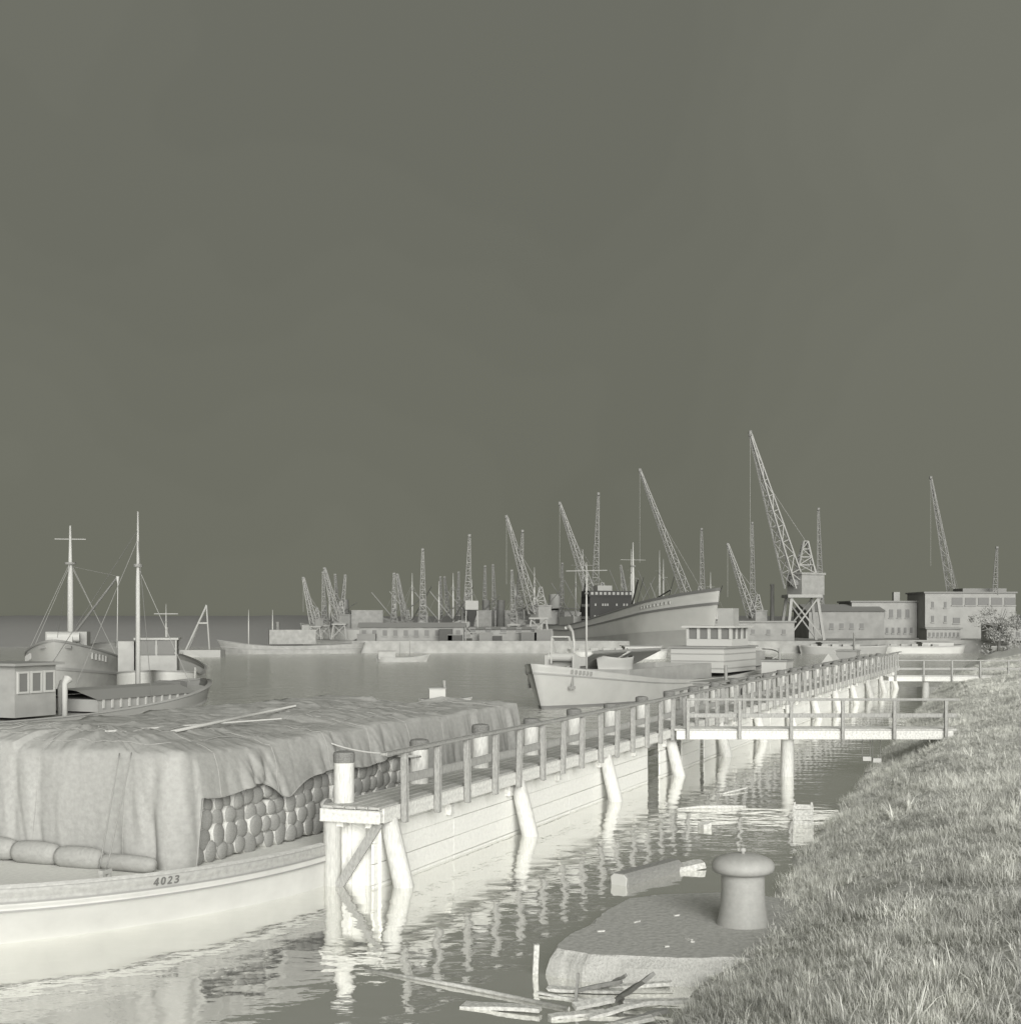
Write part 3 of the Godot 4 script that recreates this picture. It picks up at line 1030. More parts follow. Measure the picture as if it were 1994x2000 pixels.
	for x in [-11.0, -9.9, -8.7, -7.6]:
		for z in [-1.6, 1.6]:
			box(wh, Vector3(x, 3.85, z), Vector3(0.3, 0.8, 0.18))
	for z in [-0.8, 0.0, 0.8]:
		box(wh, Vector3(-7.55, 3.85, z), Vector3(0.16, 0.8, 0.22)); box(wh, Vector3(-11.05, 3.85, z), Vector3(0.16, 0.8, 0.22))
	obj("wheelhouse", wh, M.white, t)
	obj("wheelhouse_roof", one_box(Vector3(-9.3, 4.32, 0), Vector3(4.1, 0.14, 4.0)), M.white, t)
	for z in [-1.2, -0.4, 0.4, 1.2]:
		obj("pane", one_box(Vector3(-7.55, 3.85, z), Vector3(0.03, 0.76, 0.56)), M.ship_dark, t)
	for x in [-10.45, -9.3, -8.15]:
		for z in [-1.6, 1.6]:
			obj("pane", one_box(Vector3(x, 3.85, z), Vector3(0.8, 0.76, 0.03)), M.ship_dark, t)
	obj("roof_box", one_box(Vector3(-9.6, 5.0, -0.7), Vector3(1.2, 1.3, 1.2)), M.ship_pale, t)
	obj("funnel", one_tube([Vector3(-13.4, 1.5, 0.6), Vector3(-13.4, 3.4, 0.6), Vector3(-13.4, 4.9, 0.6)], [0.42, 0.28, 0.26], 12), M.white, t)
	obj("stern_house", one_box(Vector3(-15.2, 1.9, 0), Vector3(2.4, 1.1, 2.6)), M.ship_pale, t)
	for i in 7:
		obj("rail_post", one_box(sp(s, 0.02 + 0.02 * i, 1.0, 1.0) + Vector3(0, 0.45, 0), Vector3(0.06, 0.9, 0.06)), M.white, t)
	obj("stern_rail", band(s, 1.3, 1.34, 0.0, 1, 30, 0.0, 0.16, 0.05), M.white, t)
	# light boat lying between the cargo boat and the pier
	var ls := {"L": 15.0, "B": 3.6, "D": 0.85, "sb": 0.5, "ss": 0.3, "lb": 0.3, "ls": 0.2, "pb": 1.8, "eb": 0.75, "ps": 2.2, "es": 0.5, "rb": 0.6, "rs": 0.2}
	var lb := thing("work_boat", "low pale work boat with portholes moored between cargo boat and pier", "boat", Vector3(11.6, 0, -72.0), turn_of(0.44, 0.9))
	dress(lb, ls, M.coaster, M.white, 0.6, M.ship_pale)
	obj("cabin", one_box(Vector3(-1.0, 1.25, 0), Vector3(5.0, 0.9, 2.2)), M.white, lb)
	obj("cabin_roof", one_box(Vector3(-1.0, 1.74, 0), Vector3(5.3, 0.08, 2.5)), M.ship_pale, lb)
	for i in 3:
		obj("porthole", one_tube([Vector3(-2.6 + 1.4 * i, 1.3, 1.08), Vector3(-2.6 + 1.4 * i, 1.3, 1.14)], [0.17], 12), M.ship_dark, lb)
	obj("chimney", one_tube([Vector3(-2.9, 1.7, 0.4), Vector3(-2.9, 2.6, 0.4)], [0.09], 8), M.white, lb)


func small_boat(called: String, label: String, at: Vector3, turn: float, s: Dictionary, upper: Material, cabin := Vector3.ZERO, cx := 0.0) -> Node3D:
	var t := thing(called, label, "boat", at, turn)
	obj("hull", band(s, -0.3, 0.82, 0.0, 5, 24), upper, t)
	obj("gunwale", band(s, 0.82, 1.0, 0.03, 2, 24, 0.0, 1.0, 0.07), M.ship_pale, t)
	obj("deck", deck_of(s, 0.6, 24), M.ship_hatch, t)
	if cabin != Vector3.ZERO:
		obj("cabin", one_box(Vector3(cx, s.D * 0.6 + cabin.y * 0.5, 0), cabin), upper, t)
		obj("cabin_roof", one_box(Vector3(cx, s.D * 0.6 + cabin.y + 0.04, 0), cabin * Vector3(1.1, 0, 1.1) + Vector3(0, 0.08, 0)), M.ship_mid, t)
	return t


func build_small_craft() -> void:
	var s := {"L": 5.6, "B": 1.9, "D": 0.5, "sb": 0.35, "ss": 0.1, "lb": 0.45, "ls": 0.2, "pb": 1.8, "eb": 0.8, "ps": 2.2, "es": 0.5, "rb": 0.4, "rs": 0.1}
	var t := small_boat("launch", "pale open launch with aft cuddy crossing the basin", Vector3(-12.3, 0, -158.0), 0.12, s, M.ship_pale, Vector3(1.9, 0.85, 1.4), -1.7)
	obj("mast", one_tube([Vector3(0.9, 0.4, 0), Vector3(0.9, 2.9, 0)], [0.035], 6), M.ship_pale, t)
	obj("mast", one_tube([Vector3(-0.2, 0.4, 0), Vector3(-0.2, 2.2, 0)], [0.03], 6), M.ship_pale, t)
	s = {"L": 2.7, "B": 1.1, "D": 0.4, "sb": 0.12, "ss": 0.05, "lb": 0.4, "ls": 0.2, "pb": 1.8, "eb": 0.8, "ps": 2.2, "es": 0.5, "rb": 0.2, "rs": 0.05}
	t = small_boat("dinghy", "little white dinghy with a box amidships beyond the sheet", Vector3(-3.7, 0, -78.0), 0.1, s, M.white, Vector3(0.9, 0.75, 0.7), -0.4)
	obj("mast", one_tube([Vector3(0.0, 1.0, 0), Vector3(0.0, 1.45, 0)], [0.09], 8), M.white, t)
	# covered boat beside it
	s = {"L": 3.2, "B": 1.4, "D": 0.4, "sb": 0.1, "ss": 0.05, "lb": 0.4, "ls": 0.4, "pb": 1.9, "eb": 0.7, "ps": 2.0, "es": 0.6, "rb": 0.15, "rs": 0.1}
	t = small_boat("rowing_boat", "rowing boat under a rounded grey cover beyond the end of the sheet", Vector3(-2.0, 0, -63.0), 0.15, s, M.strake)
	var cv := begin(true)
	var rg: Array = []
	for i in 13:
		var u := -1.0 + i / 6.0
		var ring: Array[Vector3] = []
		var k := sqrt(maxf(0.0, 1.0 - u * u))
		for j in 9:
			var g := PI * j / 8.0
			ring.append(Vector3(u * 1.65, 0.35 + sin(g) * 0.75 * k + 0.02 * sin(u * 20.0), cos(g) * 0.74 * k))
		rg.append(ring)
	loft(cv, rg, false, false)
	obj("cover", cv, M.strake, t)
	# craft on the far side of the pier's end
	s = {"L": 7.0, "B": 2.4, "D": 0.8, "sb": 0.4, "ss": 0.1, "lb": 0.45, "ls": 0.2, "pb": 1.8, "eb": 0.8, "ps": 2.2, "es": 0.5, "rb": 0.5, "rs": 0.1}
	t = small_boat("cabin_boat", "white cabin boat with stovepipe moored behind the pier railing", Vector3(18.6, 0, -97.0), turn_of(0.37, 0.93), s, M.white, Vector3(2.6, 1.5, 1.7), -0.2)
	obj("stovepipe", one_tube([Vector3(-1.0, 1.9, 0.3), Vector3(-1.0, 2.9, 0.3)], [0.08], 8), M.white, t)
	t = small_boat("tented_boat", "boat under a small white triangular tent behind the pier", Vector3(26.0, 0, -113.0), turn_of(0.37, 0.93), s, M.ship_pale)
	var tn := begin()
	var fr := [Vector3(-1.6, 0.7, -1.0), Vector3(-1.6, 2.1, 0.0), Vector3(-1.6, 0.7, 1.0)]
	var bk := [Vector3(1.6, 0.7, -1.0), Vector3(1.6, 2.1, 0.0), Vector3(1.6, 0.7, 1.0)]
	quad(tn, fr[0], bk[0], bk[1], fr[1]); quad(tn, fr[1], bk[1], bk[2], fr[2])
	for e in [fr, bk]:
		tn.add_vertex(e[0]); tn.add_vertex(e[1]); tn.add_vertex(e[2])
	obj("tent", tn, M.white, t)
	t = small_boat("box_boat", "grey boxy boat with upright pole behind the far pier end", Vector3(30.5, 0, -126.0), turn_of(0.37, 0.93), s, M.ship_mid, Vector3(2.4, 1.5, 1.8), 0.0)
	obj("pole", one_tube([Vector3(1.6, 0.5, 0.3), Vector3(1.6, 3.6, 0.3)], [0.09], 8), M.ship_pale, t)


# ---------- far shore ----------

func lattice(st: SurfaceTool, p: Vector3, q: Vector3, w0: float, w1: float, d0: float, d1: float, n: int, r: float) -> void:
	var f := (q - p).normalized()
	var side := f.cross(Vector3.UP if absf(f.y) < 0.98 else Vector3.RIGHT).normalized()
	var up := side.cross(f)
	var prev: Array = []
	for i in n + 1:
		var u := float(i) / n
		var c := p.lerp(q, u)
		var a := lerpf(w0, w1, u) * 0.5
		var b := lerpf(d0, d1, u) * 0.5
		var now := [c + side * a + up * b, c - side * a + up * b, c - side * a - up * b, c + side * a - up * b]
		if i > 0:
			for j in 4:
				beam(st, prev[j], now[j], r, r)
				var k := (j + 1) % 4
				if i % 2:
					beam(st, prev[j], now[k], r * 0.6, r * 0.6)
				else:
					beam(st, prev[k], now[j], r * 0.6, r * 0.6)
				beam(st, now[j], now[k], r * 0.6, r * 0.6)
		prev = now


const QUAY := 1.7


func crane(label: String, group: String, x: float, d: float, dx: float, tip_y: float, fwd: float, s: float, far: bool, big := false) -> void:
	var t := thing("dock_crane", label, "crane", Vector3(x, QUAY, -d), 0.0, group)
	s *= 0.72
	var m: Material = M.crane
	var r := 0.13 * maxf(0.85, s) * (1.0 if not far else 1.1)
	var py := 3.4 * s if not big else 6.2
	for e in [[-1, -1], [1, -1], [1, 1], [-1, 1]]:
		obj("portal_leg", one_beam(Vector3(e[0] * 1.75 * s, 0, e[1] * 1.75 * s), Vector3(e[0] * 1.25 * s, py, e[1] * 1.25 * s), 0.26 * s, 0.26 * s), m, t)
	var pf := begin()
	box(pf, Vector3(0, py + 0.15 * s, 0), Vector3(3.3 * s, 0.3 * s, 3.3 * s))
	for e in [-1, 1]:
		beam(pf, Vector3(-1.7 * s, 0.3, e * 1.7 * s), Vector3(1.3 * s, py, e * 1.3 * s), 0.14 * s, 0.14 * s)
		beam(pf, Vector3(1.7 * s, 0.3, e * 1.7 * s), Vector3(-1.3 * s, py, e * 1.3 * s), 0.14 * s, 0.14 * s)
	obj("portal", pf, m, t)
	var aim := Vector3(dx, 0, fwd).normalized()
	var basis := Basis(Vector3.UP, atan2(aim.x, aim.z))
	var hy := py + 0.3 * s
	var cab := begin()
	box(cab, Vector3(0, hy + 0.95 * s, 0) - aim * 0.5 * s, Vector3(2.1 * s, 1.9 * s, 2.9 * s), basis)
	box(cab, Vector3(0, hy + 2.02 * s, 0) - aim * 0.5 * s, Vector3(2.3 * s, 0.2 * s, 3.1 * s), basis)
	obj("machine_house", cab, M.crane_house, t)
	obj("window", one_box(Vector3(0, hy + 1.2 * s, 0) + aim * 1.0 * s, Vector3(0.9 * s, 0.6 * s, 0.9 * s)), M.window, t)
	var tip := Vector3(dx, tip_y - QUAY, fwd)
	var pivot := Vector3(0, hy + 0.8 * s, 0) + aim * 0.9 * s
	var jl := (tip - pivot).length()
	var jb := begin()
	lattice(jb, pivot, tip, 1.6 * s, 0.25, 1.3 * s if not big else 1.8, 0.2, maxi(6, int(jl / (1.5 * s))), r)
	obj("jib", jb, m, t)
	obj("jib_sheave", one_tube([tip - Vector3(0.18, 0, 0), tip + Vector3(0.18, 0, 0)], [0.32 * s], 10), m, t)
	var mast_top := Vector3(0, hy + minf(5.2 * s, 0.55 * jl), 0) - aim * 0.5 * s
	var tw := begin()
	lattice(tw, Vector3(0, hy + 2.1 * s, 0) - aim * 0.4 * s, mast_top, 1.7 * s, 0.4 * s, 1.7 * s, 0.4 * s, 4, r)
	beam(tw, mast_top, Vector3(0, hy + 2.1 * s, 0) - aim * 1.9 * s, r, r)
	obj("tower", tw, m, t)
	var rp := begin()
	beam(rp, mast_top, pivot.lerp(tip, 0.72), 0.05, 0.05)
	beam(rp, tip, tip - Vector3(0, (tip_y - QUAY) * 0.55, 0), 0.035, 0.035)
	obj("hoist_rope", rp, m, t)


const CRANES := [
	[-29.6, 212.0, -1.6, 11.0, 2.0, 0.75, 0],
	[-28.5, 214.0, 0.7, 11.7, 7.0, 0.80, 1],
	[-25.7, 210.0, -1.9, 12.3, 3.0, 0.90, 0],
	[-27.4, 222.0, 0.5, 11.6, 8.0, 0.70, 1],
	[-26.4, 216.0, 1.4, 11.4, 5.0, 0.70, 0],
	[-17.4, 208.0, 0.7, 11.3, 8.0, 0.75, 1],
	[-16.0, 216.0, -1.3, 11.6, 3.0, 0.70, 0],
	[-13.0, 207.0, 0.6, 14.6, 10.0, 0.95, 1],
	[-12.5, 250.0, 0.4, 12.0, 9.0, 0.75, 1],
	[-10.9, 250.0, -0.5, 12.0, 9.0, 0.75, 1],
	[-9.3, 246.0, 0.5, 12.7, 9.0, 0.70, 1],
	[-6.4, 206.0, 0.7, 16.4, 12.0, 1.10, 1],
	[-4.5, 240.0, 0.3, 13.5, 9.0, 0.80, 1],
	[-2.7, 240.0, -0.2, 13.7, 9.0, 0.80, 1],
	[0.5, 216.0, -0.3, 12.0, 8.0, 0.85, 1],
	[1.3, 222.0, 0.5, 17.9, 14.0, 1.10, 1],
	[4.3, 214.0, -4.9, 20.2, 4.0, 1.25, 0],
	[8.7, 238.0, -0.2, 13.9, 9.0, 0.80, 1],
	[13.8, 230.0, -0.3, 24.0, 16.0, 1.20, 1],
	[14.5, 226.0, -6.7, 23.1, 5.0, 1.40, 0],
	[21.6, 250.0, -2.3, 14.1, 6.0, 0.80, 1],
	[30.3, 226.0, -9.9, 28.3, 6.0, 1.30, 0],
	[34.5, 250.0, -1.9, 20.1, 12.0, 1.00, 1],
	[43.8, 252.0, -2.2, 21.3, 12.0, 1.00, 1],
	[53.4, 240.0, -3.5, 22.6, 14.0, 1.10, 1],
	[74.4, 232.0, -6.9, 27.5, 8.0, 1.20, 0],
	[78.3, 226.0, -2.6, 15.9, 9.0, 1.00, 1],
]


const CRATE_LABELS := [
	"tall dark crate on the quay edge beside a low dark one",
	"low dark crate on the quay edge beside the tall dark one",
	"grey crate on the quay between hopper and warehouse",
	"small black crate at the foot of the broad grey warehouse",
	"wide grey crate at the steamer end of the quay",
	"dark crate on the quay nearest the slanting crane's foot",
	"tallest grey crate on the quay by the freighter stern"
]

const CRANE_LABELS := [
	"small crane leaning outward at the far-land end of the cluster behind the steamer",
	"upright needle crane in the middle of the cluster behind the steamer",
	"crane with the longest slanting jib in the cluster behind the steamer",
	"thin upright crane beside the longest slanting jib behind the steamer",
	"crane whose jib slants the opposite way to its cluster behind the steamer",
	"upright crane standing at the steamer end of the long quay shed",
	"crane slanting toward the upright crane at the steamer end of the shed",
	"tall needle crane behind the middle of the long quay shed",
	"faint needle crane, one of a close pair behind the long quay shed",
	"faint needle crane, one of a close pair behind the long quay shed",
	"single faint thin crane between the close pair and the hopper's needle crane",
	"tall needle crane rising beside the dark hopper on the quay",
	"faint needle crane, one of a parallel pair behind the broad grey warehouse",
	"faint needle crane, one of a parallel pair behind the broad grey warehouse",
	"short upright crane just before the needle crossed by a slanting jib",
	"tall needle crane crossed by the slanting jib near the freighter stern",
	"crane slanting far across a needle crane near the freighter stern",
	"faint thin crane between the freighter stern and its bridge",
	"tallest needle crane, rising straight behind the freighter bridge",
	"crane with kinked slanting jib above the freighter bridge",
	"faint crane leaning behind the freighter's forward mast",
	"crane with very long slanting jib above the freighter bow",
	"faint needle crane behind the freighter's bow tip",
	"faint needle crane rising behind the squat crane",
	"faint needle crane close behind the largest crane on the office side",
	"lone crane with slanting jib above the factory roof",
	"short crane peeping over the end of the factory by the tree"
]


func building(called: String, label: String, at: Vector3, size: Vector3, rows: Array, wall: Material, roof_h := 0.0) -> Node3D:
	# at: middle of the front wall's foot; rows: [y, height, width, count, first x, step]
	var t := thing(called, label, "building", at)
	obj("wall", one_box(Vector3(0, size.y * 0.5, -size.z * 0.5), size), wall, t)
	var rf := begin()
	if roof_h > 0.0:
		var hx := size.x * 0.5 + 0.3
		var p := [Vector3(-hx, size.y, 0.3), Vector3(hx, size.y, 0.3), Vector3(hx, size.y + roof_h, -size.z * 0.5), Vector3(-hx, size.y + roof_h, -size.z * 0.5), Vector3(-hx, size.y, -size.z - 0.3), Vector3(hx, size.y, -size.z - 0.3)]
		quad(rf, p[0], p[1], p[2], p[3]); quad(rf, p[3], p[2], p[5], p[4])
		rf.add_vertex(p[0]); rf.add_vertex(p[3]); rf.add_vertex(p[4]); rf.add_vertex(p[1]); rf.add_vertex(p[2]); rf.add_vertex(p[5])
	else:
		box(rf, Vector3(0, size.y + 0.12, -size.z * 0.5), Vector3(size.x + 0.5, 0.24, size.z + 0.5))
	obj("roof", rf, M.shed_roof, t)
	for q in rows:
		for i in q[3]:
			var c := Vector3(q[4] + q[5] * i, q[0] + q[1] * 0.5, 0.0)
			var f := obj("window", one_box(c + Vector3(0, 0, 0.03), Vector3(q[2], q[1], 0.1)), M.window, t)
			obj("sill", one_box(c + Vector3(0, -q[1] * 0.5 - 0.08, 0.08), Vector3(q[2] + 0.2, 0.14, 0.2)), wall, f)
	return t


func build_far_shore() -> void:
	# quay platform and the lower shore to its left
	var q := begin()
	var a := Vector3(-22.5, 0, -198.0)
	var b := Vector3(46.0, 0, -196.0)
	var c := Vector3(62.0, 0, -233.0)
	var e := Vector3(140.0, 0, -180.0)
	var line := [Vector3(-26.0, 0, -240.0), a, b, Vector3(56.0, 0, -207.0), Vector3(70.0, 0, -203.0), Vector3(86.0, 0, -190.0), e, Vector3(600, 0, -180), Vector3(600, 0, -900), Vector3(-30, 0, -900)]
	for i in line.size():
		var p: Vector3 = line[i]
		var n: Vector3 = line[(i + 1) % line.size()]
		quad(q, p - Vector3(0, 2, 0), p + Vector3(0, QUAY, 0), n + Vector3(0, QUAY, 0), n - Vector3(0, 2, 0))
	var poly := PackedVector2Array()
	for p in line:
		poly.append(Vector2(p.x, p.z))
	var tri := Geometry2D.triangulate_polygon(poly)
	for i in tri:
		q.add_vertex(Vector3(poly[i].x, QUAY, poly[i].y))
	var o := obj("quay", q, M.quay)
	o.set_meta("kind", "structure")
	var land := begin(true)
	var rg: Array = []
	for i in 240:
		var x := -620.0 + i * 5.0
		var h := 5.25 + 0.35 * nz.get_noise_1d(i * 30.0) + 0.2 * nz.get_noise_1d(i * 150.0)
		rg.append([Vector3(x, -0.5, -236.0), Vector3(x, 1.2, -236.5), Vector3(x, 3.2, -238.0), Vector3(x, h, -240.0), Vector3(x, h + 0.2, -900.0)] as Array[Vector3])
	loft(land, rg, false, false)
	o = obj("hills", land, M.far_land)
	o.set_meta("kind", "structure")
	# cranes
	for i in CRANES.size():
		var k: Array = CRANES[i]
		crane(CRANE_LABELS[i], "cranes along the far quay", k[0], k[1], k[2], k[3], k[4], k[5], k[1] > 235.0)
	crane("largest dock crane, tall leaning lattice jib above a bulky machine house", "", 42.6, 204.0, -8.4, 31.3, 5.0, 2.1, false, true)
	crane("squat dock crane with short thick jib between freighter bow and largest crane", "", 36.6, 208.0, -4.6, 15.8, 2.5, 1.05, false)
	# sheds and buildings along the quay
	building("quay_shed", "long low quay shed with gently ridged roof behind the launch", Vector3(-14.2, QUAY, -200.0), Vector3(15.0, 1.9, 3.6), [[0.7, 0.8, 0.6, 10, -6.8, 1.5]], M.shed, 0.7)
	building("quay_shed", "broad grey warehouse with flat roof below the paired needle cranes", Vector3(-1.0, QUAY, -200.5), Vector3(9.0, 1.6, 3.4), [[1.2, 0.7, 0.8, 5, -4.4, 2.2]], M.shed, 0.4)
	building("quay_shed", "tall narrow warehouse standing beside the leftmost crane cluster", Vector3(-25.0, QUAY, -222.0), Vector3(5.0, 4.0, 8.0), [[1.0, 0.9, 0.5, 3, -1.6, 1.5]], M.shed, 0.5)
	building("quay_shed", "low store with pitched roof behind the freighter stern", Vector3(8.0, QUAY, -262.0), Vector3(16.0, 3.4, 10.0), [[1.2, 0.8, 0.6, 6, -6.0, 2.3]], M.shed, 1.0)
	building("quay_shed", "long transit shed between freighter bow and largest crane", Vector3(33.5, QUAY, -199.0), Vector3(14.0, 2.6, 5.0), [[1.0, 0.6, 0.5, 6, -5.5, 2.2]], M.shed, 0.0)
	building("quay_shed", "warehouse with curved roof right of the largest crane", Vector3(53.5, QUAY, -222.0), Vector3(12.0, 4.3, 12.0), [[1.6, 0.8, 0.6, 5, -4.0, 1.6]], M.shed, 1.2)
	var t := building("office_building", "two-storey white office with row of tall windows on the quay", Vector3(60.6, QUAY, -226.0), Vector3(10.6, 5.8, 9.0), [[3.3, 1.35, 0.62, 7, -4.2, 1.32], [0.8, 0.9, 0.4, 10, -4.5, 0.98]], M.house)
	obj("chimney", one_box(Vector3(2.7, 6.7, -3.0), Vector3(1.0, 1.6, 1.0)), M.house, t)
	t = building("factory_building", "taller factory block with long band of roof windows beside the office", Vector3(73.2, QUAY, -222.0), Vector3(14.4, 7.2, 10.0), [[4.9, 0.95, 0.4, 2, -6.0, 2.0], [2.6, 1.0, 0.4, 2, -6.0, 2.0], [5.3, 1.2, 1.7, 5, -2.1, 2.1], [2.4, 0.9, 1.1, 1, -2.2, 1.0]], M.house)
	obj("roof_monitor", one_box(Vector3(2.8, 7.6, -4.0), Vector3(7.0, 0.8, 5.0)), M.shed_roof, t)
	building("quay_shed", "low pale sheds at the water's edge below the factory", Vector3(76.0, QUAY, -197.0), Vector3(15.0, 2.0, 6.0), [[0.5, 0.8, 0.6, 7, -6.2, 1.9]], M.quay, 0.5)
	building("quay_shed", "small pump house beside the tree at the quay corner", Vector3(64.0, QUAY, -206.0), Vector3(5.0, 1.6, 4.0), [[0.5, 0.6, 0.3, 8, -2.1, 0.6]], M.house, 0.0)
	var ch := thing("factory_chimney", "thin pale chimney standing beside the squat crane", "chimney", Vector3(39.6, QUAY, -211.0))
	obj("shaft", one_tube([Vector3.ZERO, Vector3(0, 8.2, 0)], [0.36, 0.27], 12), M.crane, ch)
	obj("rim", one_tube([Vector3(0, 8.1, 0), Vector3(0, 8.4, 0)], [0.33], 12), M.crane, ch)
	# stacked goods on the quay
	var goods := [[-9.2, 198.9, 1.8, 1.7, 0.07], [-7.9, 198.9, 2.0, 0.8, 0.07], [-3.5, 198.9, 1.9, 1.1, 0.16], [-1.9, 198.9, 1.4, 0.7, 0.06], [-20.5, 198.9, 2.6, 0.9, 0.17], [2.6, 198.9, 2.2, 1.2, 0.12], [4.6, 198.9, 2.4, 1.5, 0.15]]
	for i in goods.size():
		var g: Array = goods[i]
		var gt := thing("crate", CRATE_LABELS[i], "crate", Vector3(g[0], QUAY, -g[1]), 0.0, "crates on the far quay")
		var m := plain(g[4])
		obj("side", one_box(Vector3(0, g[3] * 0.5, 0), Vector3(g[2], g[3], 1.6)), m, gt)
		obj("lid", one_box(Vector3(0, g[3] + 0.04, 0), Vector3(g[2] + 0.1, 0.08, 1.7)), M.shed_roof, gt)
	var hop := thing("hopper", "dark loading hopper on legs with pale head on the quay", "hopper", Vector3(-5.6, QUAY, -202.5))
	var hs := begin()
	loft(hs, [[Vector3(-0.9, 4.4, -0.9), Vector3(0.9, 4.4, -0.9), Vector3(0.9, 4.4, 0.9), Vector3(-0.9, 4.4, 0.9)], [Vector3(-0.3, 2.6, -0.3), Vector3(0.3, 2.6, -0.3), Vector3(0.3, 2.6, 0.3), Vector3(-0.3, 2.6, 0.3)], [Vector3(-0.2, 0.9, -0.2), Vector3(0.2, 0.9, -0.2), Vector3(0.2, 0.9, 0.2), Vector3(-0.2, 0.9, 0.2)]], true, true)
	obj("funnel", hs, M.freight_dark, hop)
	obj("head", one_box(Vector3(0, 5.1, 0), Vector3(1.9, 1.3, 1.9)), M.crane, hop)
	for e2 in [[-1, -1], [1, -1], [1, 1], [-1, 1]]:
		obj("leg", one_beam(Vector3(e2[0] * 0.9, 0, e2[1] * 0.9), Vector3(e2[0] * 0.8, 4.4, e2[1] * 0.8), 0.14, 0.14), M.crane, hop)
	# quay lighters and pontoons
	var ls := {"L": 12.0, "B": 4.0, "D": 1.0, "sb": 0.2, "ss": 0.2, "lb": 0.15, "ls": 0.15, "pb": 2.4, "eb": 0.5, "ps": 2.4, "es": 0.5, "rb": 0.3, "rs": 0.3}
	var names := ["dark lighter with stepped load moored below the largest crane", "low pale lighter moored under the freighter side", "flat grey lighter moored below the white office", "pale lighter moored beside the low sheds"]
	var spots := [Vector3(46.5, 0, -195.0), Vector3(13.0, 0, -170.0), Vector3(58.0, 0, -197.0), Vector3(70.0, 0, -190.0)]
	for i in 4:
		var lt := small_boat("lighter", names[i], spots[i], [0.05, 0.1, 0.08, 0.5][i], ls, [M.ship_mid, M.freight_top, M.freight_top, M.crane][i], Vector3(4.5, 0.9, 2.4), [-1.0, 3.0, 2.0, -2.0][i])
		for j in 5:
			obj("hatch", one_box(Vector3(-4.6 + 1.5 * j, 1.05, 1.6), Vector3(0.9, 0.5, 0.4)), M.ship_pale, lt)
	# floating crane
	var fl := thing("floating_crane", "small floating sheerlegs crane with tall A-frame by the grey ship", "crane", Vector3(-40.0, 0, -178.0))
	obj("pontoon", one_box(Vector3(0.6, 0.35, 0), Vector3(5.4, 1.1, 3.0)), M.crane, fl)
	var af := begin()
	beam(af, Vector3(-1.3, 0.8, 0.9), Vector3(1.2, 6.6, 0), 0.18, 0.18); beam(af, Vector3(-1.3, 0.8, -0.9), Vector3(1.2, 6.6, 0), 0.18, 0.18)
	beam(af, Vector3(1.6, 0.8, 0), Vector3(1.2, 6.6, 0), 0.16, 0.16); beam(af, Vector3(0.1, 4.3, 0.35), Vector3(1.35, 4.3, 0), 0.2, 0.2)
	obj("sheerlegs", af, M.crane, fl)
	var tg := {"L": 5.0, "B": 1.8, "D": 0.6, "sb": 0.4, "ss": 0.1, "lb": 0.4, "ls": 0.2, "pb": 1.8, "eb": 0.8, "ps": 2.2, "es": 0.5, "rb": 0.3, "rs": 0.1}
	var tb := small_boat("tugboat", "small tug with thin funnel beside the floating crane", Vector3(-44.0, 0, -176.0), PI, tg, M.crane, Vector3(1.4, 1.1, 1.1), 0.3)
	obj("funnel", one_tube([Vector3(-0.6, 0.6, 0), Vector3(-0.6, 3.8, 0)], [0.25, 0.22], 10), M.crane, tb)
	# grey steamer lying at the left end of the quay
	var gs := {"L": 19.0, "B": 5.0, "D": 1.1, "sb": 0.8, "ss": 0.4, "lb": 0.2, "ls": 0.12, "pb": 1.8, "eb": 0.8, "ps": 2.2, "es": 0.5, "rb": 1.0, "rs": 0.6, "t0": 0.6}
	var gt2 := thing("steamer", "grey coastal steamer with two masts at the left end of the far quay", "ship", Vector3(-30.5, 0, -196.0), turn_of(-0.98, -0.2))
	dress(gt2, gs, M.crane_house, M.crane_house, 0.5, M.crane)
	obj("deckhouse", one_box(Vector3(0.2, 2.3, 0), Vector3(6.4, 2.0, 3.6)), M.crane_house, gt2)
	obj("bridge", one_box(Vector3(-1.6, 3.6, 0), Vector3(1.0, 0.7, 2.0)), M.crane_house, gt2)
	obj("funnel", one_tube([Vector3(2.2, 3.2, 0), Vector3(2.2, 4.4, 0)], [0.3, 0.26], 12), M.crane_house, gt2)
	for x in [6.2, 2.9]:
		mast_on(gt2, Vector3(x, 1.1, 0), 5.0, 0.09, [])
	# ships lying in the dock behind the sheds: upperworks and masts show over the roofs
	var bs := {"L": 26.0, "B": 7.0, "D": 3.6, "sb": 2.0, "ss": 1.0, "lb": 0.2, "ls": 0.12, "pb": 1.8, "eb": 0.8, "ps": 2.2, "es": 0.5, "rb": 1.0, "rs": 0.6, "t0": 0.6}
	var bl := ["ship behind the steamer end of the long quay shed, only masts and bridge showing", "ship behind the middle of the long quay shed, masts among needle cranes", "ship behind the broad grey warehouse, masts beside the parallel cranes", "ship hidden by the freighter's bridge, tall masts with crosstrees", "ship hidden by the freighter's bow, masts between bow and squat crane"]
	var bx := [[-20.0, 224.0, 8.0], [-8.0, 230.0, 9.5], [2.5, 232.0, 10.5], [21.5, 262.0, 15.0], [29.5, 258.0, 13.0]]
	for i in 5:
		var bt := thing("moored_ship", bl[i], "ship", Vector3(bx[i][0], QUAY - 2.2, -bx[i][1]), [0.1, PI - 0.2, 0.15, 0.6, 2.4][i], "ships in the dock behind the sheds")
		dress(bt, bs, M.freight_low, M.freight_low, 0.5, M.crane)
		obj("bridge", one_box(Vector3(-3.0, 5.2, 0), Vector3(5.0, 3.0, 4.5)), M.crane_house, bt)
		obj("funnel", one_tube([Vector3(-6.5, 4.0, 0), Vector3(-6.6, 8.4, 0)], [0.7, 0.62], 12), M.crane_house, bt)
